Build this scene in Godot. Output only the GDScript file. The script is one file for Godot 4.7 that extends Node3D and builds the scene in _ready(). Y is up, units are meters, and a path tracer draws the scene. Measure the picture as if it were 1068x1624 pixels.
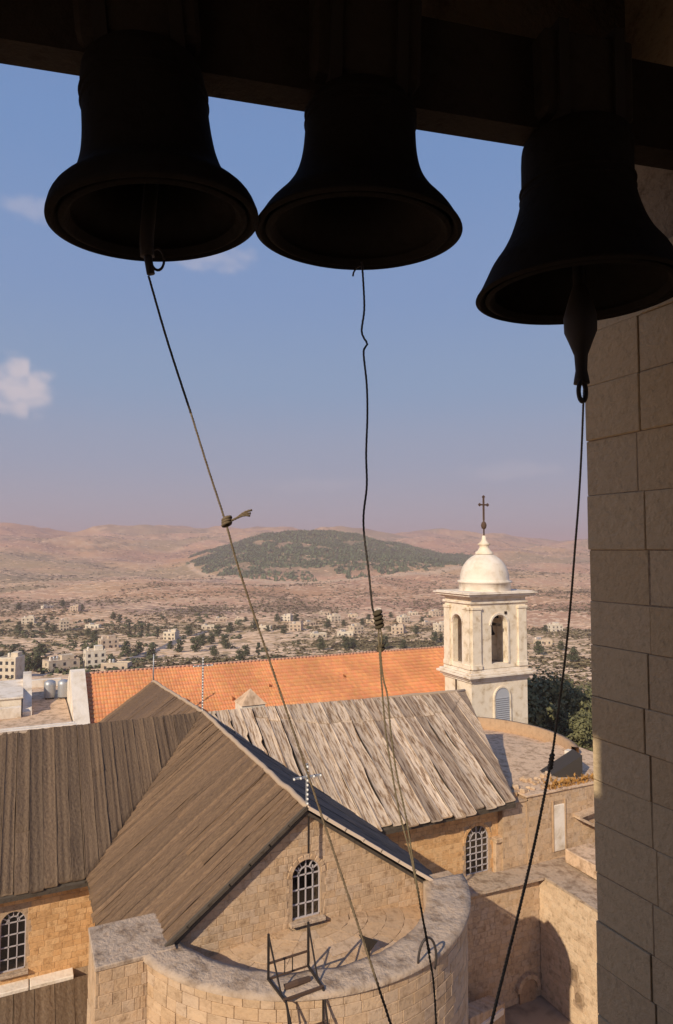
extends Node3D
# A view from inside a bell loft over a limestone church with lead roofs, a tiled convent church and dry hills.

const EYE := Vector3(0, 26, 0)
var used := {}
var mats := {}
var cache := {}
var rng := RandomNumberGenerator.new()
var n_hill := FastNoiseLite.new()
var n_fine := FastNoiseLite.new()
var n_patch := FastNoiseLite.new()

# ------------------------------------------------------------------ naming
func numbered(called: String) -> String:
	if not used.has(called):
		used[called] = 0
		return called
	used[called] += 1
	return "%s_%03d" % [called, used[called]]

func thing(called: String, label: String, category: String, at := Vector3.ZERO, turn := 0.0, group := "") -> Node3D:
	var o := Node3D.new()
	o.name = numbered(called)
	add_child(o)
	o.position = at
	o.rotation.y = turn
	tag(o, label, category, group)
	return o

func tag(o: Node3D, label: String, category: String, group := "") -> void:
	o.set_meta("label", label)
	o.set_meta("category", category)
	if group:
		o.set_meta("group", group)

func put(called: String, mesh: Mesh, m: Material, parent: Node3D, kind := "") -> MeshInstance3D:
	var o := MeshInstance3D.new()
	o.mesh = mesh
	if m:
		o.material_override = m
	if parent == self:
		o.name = numbered(called)
		add_child(o)
	else:
		var i := 0
		var base := called
		var key := str(parent.get_instance_id()) + called
		if used.has(key):
			used[key] += 1
			i = used[key]
			base = "%s_%03d" % [called, i]
		else:
			used[key] = 0
		o.name = base
		parent.add_child(o, true)
	if kind:
		o.set_meta("kind", kind)
	return o

func made(called: String, st: SurfaceTool, m: Material, parent: Node3D, kind := "") -> MeshInstance3D:
	st.generate_normals()
	return put(called, st.commit(), m, parent, kind)

func empty(called: String, parent: Node3D) -> Node3D:
	var o := Node3D.new()
	var key := str(parent.get_instance_id()) + called
	if used.has(key):
		used[key] += 1
		o.name = "%s_%03d" % [called, used[key]]
	else:
		used[key] = 0
		o.name = called
	parent.add_child(o, true)
	return o

# ------------------------------------------------------------------ shapes
func mb(smooth := false) -> SurfaceTool:
	var st := SurfaceTool.new()
	st.begin(Mesh.PRIMITIVE_TRIANGLES)
	st.set_smooth_group(0 if smooth else -1)
	return st

func tri(st: SurfaceTool, a: Vector3, b: Vector3, c: Vector3) -> void:
	st.add_vertex(a); st.add_vertex(b); st.add_vertex(c)

func quad(st: SurfaceTool, a: Vector3, b: Vector3, c: Vector3, d: Vector3) -> void:
	tri(st, a, b, c); tri(st, a, c, d)

# corners of the front face clockwise as seen from outside
func face(st: SurfaceTool, p: Array, out: Vector3) -> void:
	var n: Vector3 = (p[1] - p[0]).cross(p[2] - p[0])
	if n.dot(out) > 0.0:
		p = p.duplicate(); p.reverse()
	for i in range(1, p.size() - 1):
		tri(st, p[0], p[i], p[i + 1])

func box(st: SurfaceTool, c: Vector3, s: Vector3, b := Basis.IDENTITY, ch := 0.0) -> void:
	var h := s * 0.5
	var ax := [b.x, b.y, b.z]
	for k in 3:
		var i := (k + 1) % 3
		var j := (k + 2) % 3
		for sg in [-1.0, 1.0]:
			var n: Vector3 = ax[k] * sg
			var o: Vector3 = c + n * h[k]
			var u: Vector3 = ax[i] * (h[i] - ch)
			var v: Vector3 = ax[j] * (h[j] - ch)
			face(st, [o - u - v, o + u - v, o + u + v, o - u + v], n)
	if ch > 0.0:
		for k in 3:
			var i := (k + 1) % 3
			var j := (k + 2) % 3
			for si in [-1.0, 1.0]:
				for sj in [-1.0, 1.0]:
					var e: Vector3 = ax[k] * (h[k] - ch)
					var p1: Vector3 = c + ax[i] * si * h[i] + ax[j] * sj * (h[j] - ch)
					var p2: Vector3 = c + ax[i] * si * (h[i] - ch) + ax[j] * sj * h[j]
					face(st, [p1 - e, p1 + e, p2 + e, p2 - e], ax[i] * si + ax[j] * sj)
		for sx in [-1.0, 1.0]:
			for sy in [-1.0, 1.0]:
				for sz in [-1.0, 1.0]:
					var q := Vector3(sx, sy, sz)
					var g: Vector3 = h - Vector3(ch, ch, ch)
					face(st, [c + b * (q * Vector3(h.x, g.y, g.z)), c + b * (q * Vector3(g.x, h.y, g.z)), c + b * (q * Vector3(g.x, g.y, h.z))], b * q)

func bar(st: SurfaceTool, a: Vector3, b: Vector3, w: float, t := -1.0) -> void:
	var d := b - a
	var up := Vector3.UP if absf(d.normalized().y) < 0.95 else Vector3.RIGHT
	var z := d.normalized()
	var x := up.cross(z).normalized()
	box(st, (a + b) * 0.5, Vector3(w, w if t < 0.0 else t, d.length()), Basis(x, z.cross(x), z))

func tube(st: SurfaceTool, pts: PackedVector3Array, r: float, sides := 6, r2 := -1.0) -> void:
	var n := pts.size()
	var rings := []
	var side := Vector3.RIGHT
	for i in n:
		var d: Vector3 = (pts[mini(i + 1, n - 1)] - pts[maxi(i - 1, 0)]).normalized()
		if i == 0:
			side = d.cross(Vector3.UP if absf(d.y) < 0.9 else Vector3.RIGHT).normalized()
		else:
			side = (side - d * side.dot(d)).normalized()
		var w := d.cross(side)
		var rr := r if r2 < 0.0 else lerpf(r, r2, float(i) / (n - 1))
		var ring := PackedVector3Array()
		for k in sides:
			var a := TAU * k / sides
			ring.append(pts[i] + (side * cos(a) + w * sin(a)) * rr)
		rings.append(ring)
	for i in n - 1:
		for k in sides:
			var k2 := (k + 1) % sides
			quad(st, rings[i][k], rings[i + 1][k], rings[i + 1][k2], rings[i][k2])
	for k in range(1, sides - 1):
		tri(st, rings[0][0], rings[0][k], rings[0][k + 1])
		tri(st, rings[n - 1][0], rings[n - 1][k + 1], rings[n - 1][k])

# profile: Vector2(radius, height); from bottom outside to top for an outward face
func lathe(st: SurfaceTool, prof: Array, c: Vector3, seg := 32, b := Basis.IDENTITY, a0 := 0.0, a1 := TAU) -> void:
	for i in prof.size() - 1:
		for k in seg:
			var t0 := a0 + (a1 - a0) * k / seg
			var t1 := a0 + (a1 - a0) * (k + 1) / seg
			var p: Vector2 = prof[i]
			var q: Vector2 = prof[i + 1]
			var d0 := Vector3(cos(t0), 0, sin(t0))
			var d1 := Vector3(cos(t1), 0, sin(t1))
			var v := [c + b * (d0 * p.x + Vector3.UP * p.y), c + b * (d1 * p.x + Vector3.UP * p.y), c + b * (d1 * q.x + Vector3.UP * q.y), c + b * (d0 * q.x + Vector3.UP * q.y)]
			if p.x > 0.0001:
				tri(st, v[0], v[1], v[2])
			if q.x > 0.0001:
				tri(st, v[0], v[2], v[3])

# a flat outline (u, v) extruded by t along -n from the plane through o
func extrude(st: SurfaceTool, poly: PackedVector2Array, o: Vector3, u: Vector3, v: Vector3, n: Vector3, t: float) -> void:
	var idx := Geometry2D.triangulate_polygon(poly)
	for i in range(0, idx.size(), 3):
		var p := []
		var q := []
		for k in 3:
			var w: Vector2 = poly[idx[i + k]]
			p.append(o + u * w.x + v * w.y)
			q.append(o + u * w.x + v * w.y - n * t)
		face(st, p, n)
		face(st, q, -n)
	var cw := Geometry2D.is_polygon_clockwise(poly)
	for i in poly.size():
		var a: Vector2 = poly[i]
		var b: Vector2 = poly[(i + 1) % poly.size()]
		var e := b - a
		var out2 := Vector2(e.y, -e.x) * (-1.0 if cw else 1.0)
		face(st, [o + u * a.x + v * a.y, o + u * b.x + v * b.y, o + u * b.x + v * b.y - n * t, o + u * a.x + v * a.y - n * t], u * out2.x + v * out2.y)

func arch_poly(c: float, w: float, y0: float, h: float, seg := 12) -> PackedVector2Array:
	var p := PackedVector2Array([Vector2(c - w / 2, y0), Vector2(c + w / 2, y0)])
	var r := w / 2
	for i in seg + 1:
		var a := PI * i / seg
		p.append(Vector2(c + cos(a) * r, y0 + h - r + sin(a) * r))
	return p

# wall outline with arched openings, split at the middle of every opening so that no outline has a hole
func holed(st: SurfaceTool, outline: PackedVector2Array, holes: Array, o: Vector3, u: Vector3, v: Vector3, n: Vector3, t: float) -> void:
	var lo := 1e9
	var hi := -1e9
	for p in outline:
		lo = minf(lo, p.x); hi = maxf(hi, p.x)
	var cuts := [lo - 1.0]
	for h in holes:
		cuts.append(h[0])
	cuts.sort()
	cuts.append(hi + 1.0)
	for i in cuts.size() - 1:
		var strip := PackedVector2Array([Vector2(cuts[i], -100), Vector2(cuts[i + 1], -100), Vector2(cuts[i + 1], 200), Vector2(cuts[i], 200)])
		var pieces := Geometry2D.intersect_polygons(outline, strip)
		for h in holes:
			var next := []
			for p in pieces:
				next.append_array(Geometry2D.clip_polygons(p, arch_poly(h[0], h[1], h[2], h[3])))
			pieces.assign(next)
		for p in pieces:
			extrude(st, p, o, u, v, n, t)

# ------------------------------------------------------------------ textures and materials
func noise(sd: int, freq: float, oct := 5, type := FastNoiseLite.TYPE_SIMPLEX_SMOOTH, fractal := FastNoiseLite.FRACTAL_FBM) -> FastNoiseLite:
	var n := FastNoiseLite.new()
	n.seed = sd
	n.frequency = freq
	n.fractal_octaves = oct
	n.noise_type = type
	n.fractal_type = fractal
	return n

func lin(r: float, g: float, b: float) -> Color:
	return Color(r, g, b).linear_to_srgb()

func ramp_tex(n: FastNoiseLite, stops: Array, size := 512) -> NoiseTexture2D:
	var g := Gradient.new()
	var offs := PackedFloat32Array()
	var cols := PackedColorArray()
	for s in stops:
		offs.append(s[0]); cols.append(s[1])
	g.offsets = offs
	g.colors = cols
	var t := NoiseTexture2D.new()
	t.width = size
	t.height = size
	t.seamless = true
	t.noise = n
	t.color_ramp = g
	return t

func bump_tex(n: FastNoiseLite, strength: float, size := 512) -> NoiseTexture2D:
	var t := NoiseTexture2D.new()
	t.width = size
	t.height = size
	t.seamless = true
	t.noise = n
	t.as_normal_map = true
	t.bump_strength = strength
	return t

func grey(a: float) -> Color:
	return lin(a, a, a)

# a mottled material laid in world space; `tone` multiplies the shared texture
func mottled(key: String, tone: Color, tex: Texture2D, bump: Texture2D, scale: float, rough := 0.9, bump_scale := 1.0) -> StandardMaterial3D:
	var m := StandardMaterial3D.new()
	m.resource_name = key
	m.albedo_color = tone
	m.albedo_texture = tex
	m.roughness = rough
	m.metallic_specular = 0.3
	if bump:
		m.normal_enabled = true
		m.normal_texture = bump
		m.normal_scale = bump_scale
	m.uv1_triplanar = true
	m.uv1_world_triplanar = true
	m.uv1_scale = Vector3(scale, scale, scale)
	mats[key] = m
	return m

func plain(key: String, c: Color, rough := 0.8, metal := 0.0) -> StandardMaterial3D:
	var m := StandardMaterial3D.new()
	m.resource_name = key
	m.albedo_color = c
	m.roughness = rough
	m.metallic = metal
	mats[key] = m
	return m

func make_materials() -> void:
	var grit := noise(5, 0.03, 7)
	grit.fractal_gain = 0.72
	var grain := bump_tex(grit, 5.0)
	var rough_bump := bump_tex(noise(6, 0.012, 6, FastNoiseLite.TYPE_SIMPLEX_SMOOTH, FastNoiseLite.FRACTAL_RIDGED), 8.0)
	var sn := noise(11, 0.0028, 10)
	sn.fractal_gain = 0.79
	var stone_t := ramp_tex(sn, [[0.08, lin(0.46, 0.42, 0.38)], [0.34, lin(0.78, 0.75, 0.72)], [0.52, grey(0.95)], [0.74, lin(1.0, 0.97, 0.93)], [0.95, lin(0.82, 0.72, 0.60)]], 1024)
	var bn := noise(12, 0.004, 9)
	bn.fractal_gain = 0.68
	var blotch := ramp_tex(bn, [[0.08, lin(0.62, 0.56, 0.50)], [0.35, grey(0.86)], [0.6, grey(0.98)], [0.95, lin(0.86, 0.80, 0.74)]], 1024)
	var dirt := ramp_tex(bn, [[0.1, lin(0.45, 0.40, 0.36)], [0.36, lin(0.74, 0.71, 0.68)], [0.55, grey(0.98)], [0.72, lin(1.0, 0.97, 0.94)], [0.92, lin(0.70, 0.64, 0.58)]], 1024)
	var cn := noise(13, 0.003, 9)
	cn.fractal_gain = 0.6
	var clean := ramp_tex(cn, [[0.08, lin(0.62, 0.56, 0.48)], [0.28, lin(0.86, 0.83, 0.78)], [0.5, grey(0.97)], [0.7, grey(1.0)]], 1024)
	var jn := noise(14, 0.01, 9)
	jn.fractal_gain = 0.8
	var jamb_t := ramp_tex(jn, [[0.1, grey(0.74)], [0.4, grey(0.92)], [0.75, grey(1.0)]], 1024)
	var tones := [lin(0.60, 0.425, 0.275), lin(0.555, 0.395, 0.255), lin(0.64, 0.46, 0.30), lin(0.585, 0.405, 0.25), lin(0.595, 0.44, 0.305)]
	for i in 5:
		mottled("stone%d" % i, tones[i], stone_t, grain, 0.35 + 0.02 * i, 0.92, 0.8)
		mottled("jamb%d" % i, [lin(0.60, 0.455, 0.275), lin(0.575, 0.435, 0.265), lin(0.61, 0.465, 0.285), lin(0.585, 0.435, 0.255), lin(0.60, 0.46, 0.28)][i], jamb_t, grain, 0.9 + 0.1 * i, 0.9, 0.7)
	mottled("orange_stone0", lin(0.70, 0.42, 0.20), stone_t, grain, 0.4, 0.92, 0.8)
	mottled("orange_stone1", lin(0.62, 0.37, 0.175), stone_t, grain, 0.42, 0.92, 0.8)
	mottled("orange_stone2", lin(0.74, 0.47, 0.24), stone_t, grain, 0.37, 0.92, 0.8)
	for i in 3:
		mottled("bright_stone%d" % i, [lin(0.74, 0.56, 0.38), lin(0.70, 0.52, 0.35), lin(0.77, 0.59, 0.41)][i], stone_t, grain, 0.36 + 0.02 * i, 0.92, 0.8)
	mottled("parapet_stone", lin(0.50, 0.33, 0.20), stone_t, grain, 0.45, 0.92, 0.9)
	mottled("mortar", lin(0.50, 0.36, 0.24), stone_t, grain, 0.8, 0.95, 1.0)
	mottled("jamb_mortar", lin(0.36, 0.275, 0.18), stone_t, grain, 2.0, 0.95, 1.0)
	mottled("coping", lin(0.50, 0.385, 0.285), dirt, grain, 0.2, 0.92, 1.0)
	mottled("plaster", lin(0.84, 0.735, 0.59), clean, grain, 0.19, 0.85, 0.3)
	mottled("plaster_pale", lin(0.84, 0.75, 0.64), clean, grain, 0.14, 0.85, 0.4)
	mottled("flat_roof", lin(0.70, 0.51, 0.35), dirt, grain, 0.22, 0.9, 0.5)
	mottled("pink_roof", lin(0.66, 0.36, 0.24), blotch, grain, 0.15, 0.9, 0.5)
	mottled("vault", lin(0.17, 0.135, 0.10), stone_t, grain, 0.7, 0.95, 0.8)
	mottled("rust_weed", lin(0.46, 0.24, 0.07), blotch, rough_bump, 0.8, 0.95, 1.0)
	# lead sheets: streaks run down the slope (texture stretched along v)
	var dk := noise(21, 0.012, 9)
	dk.fractal_gain = 0.7
	var dark_t := ramp_tex(dk, [[0.1, lin(0.42, 0.37, 0.32)], [0.35, lin(0.70, 0.65, 0.60)], [0.6, lin(0.84, 0.80, 0.75)], [0.9, lin(1.0, 0.97, 0.92)]], 1024)
	var pk := noise(22, 0.007, 9)
	pk.fractal_gain = 0.68
	var pale_t := ramp_tex(pk, [[0.14, lin(0.24, 0.175, 0.12)], [0.34, lin(0.46, 0.36, 0.27)], [0.47, lin(0.76, 0.68, 0.60)], [0.55, lin(0.90, 0.85, 0.80)], [0.85, lin(1.0, 0.97, 0.94)]], 1024)
	var lead_bump := bump_tex(noise(23, 0.02, 6), 5.0)
	for i in 4:
		var k: float = [1.0, 0.82, 1.15, 0.93][i]
		for kind in [["lead_dark", Color(0.165, 0.110, 0.065), dark_t, 0.5, 0.30], ["lead_brown", Color(0.215, 0.137, 0.077), dark_t, 0.6, 0.22], ["lead_pale", Color(0.67, 0.545, 0.415), pale_t, 0.5, 0.085], ["lead_stained", Color(0.42, 0.33, 0.25), pale_t, 0.6, 0.07], ["lead_grey", Color(0.105, 0.096, 0.09), dark_t, 0.9, 0.05]]:
			var c: Color = kind[1]
			var m := plain("%s%d" % [kind[0], i], lin(c.r * k, c.g * k, c.b * k), 0.75)
			m.albedo_texture = kind[2]
			m.normal_enabled = true
			m.normal_texture = lead_bump
			m.normal_scale = 1.2
			m.uv1_scale = Vector3(kind[3], kind[4], 1)
			m.uv1_offset = Vector3(0.23 * i, 0.37 * i, 0)
	mottled("lead_edge", lin(0.10, 0.08, 0.06), blotch, grain, 0.5, 0.8, 0.6)
	plain("tile", Color.WHITE, 0.85).vertex_color_use_as_albedo = true
	mottled("tile_bed", lin(0.30, 0.10, 0.04), blotch, null, 0.5)
	plain("glass", Color(0.03, 0.035, 0.04, 0.35), 0.1).transparency = BaseMaterial3D.TRANSPARENCY_ALPHA
	plain("window_dark", lin(0.012, 0.011, 0.012), 0.4)
	plain("lead_bars", lin(0.48, 0.43, 0.43), 0.7)
	plain("iron", lin(0.035, 0.026, 0.02), 0.7, 0.3)
	plain("iron_rust", lin(0.09, 0.05, 0.03), 0.85)
	plain("galvanised", lin(0.42, 0.43, 0.45), 0.5, 0.5)
	plain("bulb_white", lin(0.8, 0.78, 0.72), 0.3)
	plain("bulb_cap", lin(0.05, 0.05, 0.05), 0.5)
	plain("blue_shutter", lin(0.42, 0.44, 0.48), 0.7)
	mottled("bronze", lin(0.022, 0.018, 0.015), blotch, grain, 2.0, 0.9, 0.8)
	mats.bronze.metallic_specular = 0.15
	mottled("beam_wood", lin(0.045, 0.034, 0.026), blotch, grain, 1.6, 0.85, 0.8)
	mottled("rope_dark", lin(0.10, 0.08, 0.055), blotch, null, 9.0, 0.95)
	mottled("rope_brown", lin(0.20, 0.16, 0.105), blotch, null, 9.0, 0.95)
	mottled("rope_tan", lin(0.19, 0.145, 0.10), blotch, null, 9.0, 0.95)
	plain("wire", lin(0.06, 0.05, 0.045), 0.6, 0.4)
	plain("bark", lin(0.10, 0.07, 0.045), 0.95)
	for i in 3:
		var lf := plain("leaf%d" % i, [lin(0.075, 0.085, 0.035), lin(0.145, 0.14, 0.058), lin(0.055, 0.07, 0.035)][i], 0.8)
		lf.backlight_enabled = true
		lf.backlight = lin(0.02, 0.025, 0.008)
	for i in 4:
		mottled("house%d" % i, [lin(0.74, 0.64, 0.50), lin(0.66, 0.55, 0.42), lin(0.78, 0.70, 0.58), lin(0.60, 0.48, 0.37)][i], clean, null, 0.08)
	plain("house_window", lin(0.05, 0.05, 0.055), 0.3)
	mottled("asphalt", lin(0.20, 0.19, 0.20), blotch, null, 0.05)
	var ground := plain("ground", Color.WHITE, 0.95)
	ground.vertex_color_use_as_albedo = true
	ground.albedo_texture = ramp_tex(noise(31, 0.02, 6), [[0.2, grey(0.55)], [0.45, grey(0.9)], [0.7, grey(1.0)], [0.9, grey(0.75)]], 1024)
	ground.uv1_triplanar = true
	ground.uv1_world_triplanar = true
	ground.uv1_scale = Vector3(0.021, 0.021, 0.021)
	var scrub := plain("scrub", Color.WHITE, 0.95)
	scrub.vertex_color_use_as_albedo = true

# ------------------------------------------------------------------ sky, light, camera
const SUN_TRAVEL := Vector3(1.4, -1.0, -0.9)

func make_light() -> void:
	var cam := Camera3D.new()
	cam.position = EYE
	cam.rotation_order = EULER_ORDER_YXZ
	cam.rotation_degrees = Vector3(3.27, -25.2, 0)
	cam.fov = 75.43
	cam.near = 0.05
	cam.far = 12000
	add_child(cam)
	cam.current = true
	var sun := DirectionalLight3D.new()
	sun.basis = Basis.looking_at(SUN_TRAVEL.normalized())
	sun.light_energy = 1.35
	sun.light_color = Color(1.0, 0.93, 0.82)
	sun.light_angular_distance = 0.5
	sun.shadow_enabled = true
	add_child(sun)
	var env := Environment.new()
	env.background_mode = Environment.BG_SKY
	env.tonemap_mode = Environment.TONE_MAPPER_LINEAR
	env.tonemap_exposure = 1.08
	env.sdfgi_enabled = true
	env.ssao_enabled = true
	env.ssil_enabled = true
	env.fog_enabled = true
	env.fog_density = 0.00022
	env.fog_light_color = Color(0.83, 0.735, 0.745)
	var sky := Sky.new()
	var pan := PanoramaSkyMaterial.new()
	pan.panorama = ImageTexture.create_from_image(sky_image())
	pan.energy_multiplier = 1.0
	sky.sky_material = pan
	env.sky = sky
	var we := WorldEnvironment.new()
	we.environment = env
	add_child(we)

func sky_image() -> Image:
	var w := 2048
	var h := 1024
	var im := Image.create(w, h, false, Image.FORMAT_RGBF)
	var stops := [[-90.0, Color(0.20, 0.15, 0.11)], [-3.0, Color(0.34, 0.29, 0.30)], [0.0, Color(0.365, 0.36, 0.42)], [3.0, Color(0.345, 0.352, 0.43)], [8.0, Color(0.285, 0.335, 0.455)], [14.0, Color(0.225, 0.32, 0.485)], [22.0, Color(0.19, 0.29, 0.50)], [32.0, Color(0.155, 0.265, 0.495)], [45.0, Color(0.13, 0.21, 0.43)], [90.0, Color(0.08, 0.14, 0.34)]]
	# soft clouds: azimuth east of north, elevation, half width, half height, density
	var puffs := [[-0.7, 12.6, 2.9, 2.6, 0.75], [14.0, 24.0, 4.5, 1.3, 0.3], [1.0, 25.6, 3.5, 1.2, 0.25], [40.0, 6.6, 5.0, 1.0, 0.14], [23.0, 5.6, 5.0, 0.8, 0.08], [-22.0, 15.0, 9.0, 3.0, 0.4], [-48.0, 22.0, 11.0, 3.5, 0.4], [72.0, 16.0, 9.0, 3.0, 0.35], [110.0, 24.0, 12.0, 4.0, 0.4], [160.0, 14.0, 12.0, 3.0, 0.35], [-110.0, 18.0, 12.0, 4.0, 0.4], [-150.0, 30.0, 10.0, 4.0, 0.3]]
	var cn := noise(77, 0.16, 5)
	for y in h:
		var el := 90.0 - (y + 0.5) / h * 180.0
		var c: Color = stops[0][1]
		for i in stops.size() - 1:
			if el >= stops[i][0]:
				var t: float = clampf((el - stops[i][0]) / (stops[i + 1][0] - stops[i][0]), 0, 1)
				c = (stops[i][1] as Color).lerp(stops[i + 1][1], t * t * (3 - 2 * t) * 0.5 + t * 0.5)
		var near := []
		for p in puffs:
			if absf(el - p[1]) < p[3] * 2.2:
				near.append(p)
		for x in w:
			var col := c
			if near:
				var az := (x + 0.5) / w * 360.0
				for p in near:
					var da: float = wrapf(az - p[0], -180, 180) / p[2]
					if absf(da) < 2.0:
						var de: float = (el - p[1]) / p[3]
						var n := cn.get_noise_2d(az * 2.0, el * 4.0)
						var k := clampf(1.0 - da * da - de * de + n * 0.75, 0, 1)
						col = col.lerp(Color(0.62, 0.55, 0.58), k * k * (3 - 2 * k) * p[4])
			im.set_pixel(x, y, col)
	return im

# ------------------------------------------------------------------ land
const PROFILE := [[0.0, -3.0], [85.0, -3.0], [120.0, -9.0], [200.0, -19.0], [300.0, -30.0], [450.0, -42.0], [700.0, -52.0], [1000.0, -56.0], [1500.0, -48.0], [2200.0, -22.0], [3000.0, 30.0], [3800.0, 115.0], [4300.0, 160.0], [5200.0, 150.0], [8000.0, 20.0]]

func bump_at(x: float, z: float) -> float:
	var a := atan2(x, -z)
	var d := sqrt(x * x + z * z)
	var l := (a - deg_to_rad(22.0)) * 2300.0
	var r := d - 2300.0
	var w := 330.0 if l < 60.0 else 470.0
	return exp(-pow(absf((l - 60.0) / w), 3.0) - pow(absf(r / 500.0), 2.2)) * (1.0 - 0.22 * smoothstep(0.0, 420.0, l))

func land(x: float, z: float) -> float:
	var d := sqrt(x * x + z * z)
	var az := rad_to_deg(atan2(x, -z))
	var h := 0.0
	for i in PROFILE.size() - 1:
		if d >= PROFILE[i][0]:
			var t: float = clampf((d - PROFILE[i][0]) / (PROFILE[i + 1][0] - PROFILE[i][0]), 0, 1)
			h = lerpf(PROFILE[i][1], PROFILE[i + 1][1], t)
	if d < 86.0:
		return -3.0
	var far := smoothstep(1500.0, 4200.0, d)
	var k := 0.0
	if az > 24.0:
		k = -0.016 * smoothstep(24.0, 46.0, az)
	h += k * 4200.0 * far
	h += bump_at(x, z) * (76.0 + n_fine.get_noise_2d(x * 0.25, z * 0.25) * 22.0)
	h += n_hill.get_noise_2d(x, z) * 0.019 * d * smoothstep(250.0, 1800.0, d)
	h += n_fine.get_noise_2d(x, z) * 1.6 * smoothstep(90.0, 250.0, d)
	return h

func make_land() -> void:
	n_hill = noise(41, 0.0011, 4)
	n_fine = noise(42, 0.012, 3)
	n_patch = noise(43, 0.004, 5)
	var stripes := noise(44, 0.03, 4)
	var azs := PackedFloat32Array()
	var a := -180.0
	while a < 180.0:
		azs.append(a)
		a += 0.14 if a > -8.0 and a < 58.0 else 3.0
	azs.append(180.0)
	var ds := PackedFloat32Array([0.0, 40.0, 84.0])
	var d := 88.0
	while d < 8000.0:
		ds.append(d)
		d *= 1.012
	var vs := PackedVector3Array()
	var cs := PackedColorArray()
	var nr := ds.size()
	for i in azs.size():
		var s := sin(deg_to_rad(azs[i]))
		var c := cos(deg_to_rad(azs[i]))
		for j in nr:
			var x := ds[j] * s
			var z := -ds[j] * c
			vs.append(Vector3(x, land(x, z), z))
			cs.append(land_color(x, z, ds[j], stripes))
	var idx := PackedInt32Array()
	for i in azs.size() - 1:
		for j in nr - 1:
			var p := i * nr + j
			idx.append_array([p, p + 1, p + nr, p + nr, p + 1, p + nr + 1])
	var nv := PackedVector3Array()
	nv.resize(vs.size())
	for t in range(0, idx.size(), 3):
		var n := (vs[idx[t + 2]] - vs[idx[t]]).cross(vs[idx[t + 1]] - vs[idx[t]])
		if n.y < 0.0:
			n = -n
		for k in 3:
			nv[idx[t + k]] += n
	for i in nv.size():
		nv[i] = nv[i].normalized() if nv[i].length() > 0.0 else Vector3.UP
	var arr := []
	arr.resize(Mesh.ARRAY_MAX)
	arr[Mesh.ARRAY_VERTEX] = vs
	arr[Mesh.ARRAY_NORMAL] = nv
	arr[Mesh.ARRAY_COLOR] = cs
	arr[Mesh.ARRAY_INDEX] = idx
	var m := ArrayMesh.new()
	m.add_surface_from_arrays(Mesh.PRIMITIVE_TRIANGLES, arr)
	put("ground", m, mats.ground, self, "structure")

func land_color(x: float, z: float, d: float, stripes: FastNoiseLite) -> Color:
	if d < 86.0:
		return Color(0.40, 0.30, 0.21)
	var p := n_patch.get_noise_2d(x, z)
	var s := stripes.get_noise_2d(x * 0.5, z * 1.6 + n_hill.get_noise_2d(x, z) * 60.0)
	var dry := Color(0.66, 0.405, 0.19)
	var rose := Color(0.66, 0.39, 0.235)
	var pale := Color(0.76, 0.54, 0.33)
	var green := Color(0.20, 0.16, 0.08)
	var c := dry.lerp(rose, smoothstep(-0.35, 0.3, n_patch.get_noise_2d(x * 0.35 - 300.0, z * 0.35)))
	c = c.lerp(pale, smoothstep(0.05, 0.5, s) * 0.75)
	c = c.lerp(green, smoothstep(0.08, 0.45, p - s * 0.5) * 0.6)
	c = c.lerp(Color(0.27, 0.19, 0.15), smoothstep(0.14, 0.45, n_patch.get_noise_2d(x * 0.5 + 900, z * 0.5)) * 0.55)
	var big := n_patch.get_noise_2d(x * 0.22 + 1700.0, z * 0.3)
	c = c.lerp(Color(0.36, 0.285, 0.135), smoothstep(0.05, 0.35, big) * 0.6)
	c = c.lerp(Color(0.56, 0.275, 0.14), smoothstep(0.08, 0.4, -big) * 0.5)
	c = c.lerp(Color(0.24, 0.19, 0.11), smoothstep(0.13, 0.2, bump_at(x, z)) * 0.6)
	var bf := bump_at(x, z)
	if d < 2300.0:
		c = c.lerp(Color(0.74, 0.53, 0.34), smoothstep(0.075, 0.095, bf) * (1.0 - smoothstep(0.105, 0.125, bf)))
	return c

func sprig(seed_: int, n: int, flat := 0.7) -> ArrayMesh:
	# a small tuft: overlapping leaf-sized facets through a squat dome
	var r := RandomNumberGenerator.new()
	r.seed = seed_
	var st := mb()
	for i in n:
		var a := r.randf() * TAU
		var e := r.randf_range(0.0, 1.0)
		var rr := sqrt(1.0 - e * e) * r.randf_range(0.55, 1.0)
		var c := Vector3(cos(a) * rr, e * flat, sin(a) * rr)
		var nrm := (c + Vector3(0, 0.15, 0)).normalized()
		var u := nrm.cross(Vector3(r.randf() - 0.5, r.randf() - 0.5, r.randf() - 0.5)).normalized()
		var v := nrm.cross(u)
		var s := r.randf_range(0.28, 0.5)
		face(st, [c + u * s, c + v * s + nrm * 0.12, c - u * s, c - v * s - nrm * 0.1], nrm)
	st.generate_normals()
	return st.commit()

func scatter(called: String, mesh: Mesh, m: Material, xf: Array, cols: Array) -> void:
	var mm := MultiMesh.new()
	mm.transform_format = MultiMesh.TRANSFORM_3D
	mm.use_colors = true
	mm.mesh = mesh
	mm.instance_count = xf.size()
	for i in xf.size():
		mm.set_instance_transform(i, xf[i])
		mm.set_instance_color(i, cols[i])
	var o := MultiMeshInstance3D.new()
	o.multimesh = mm
	o.material_override = m
	o.name = numbered(called)
	add_child(o)
	o.set_meta("kind", "stuff")

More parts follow.
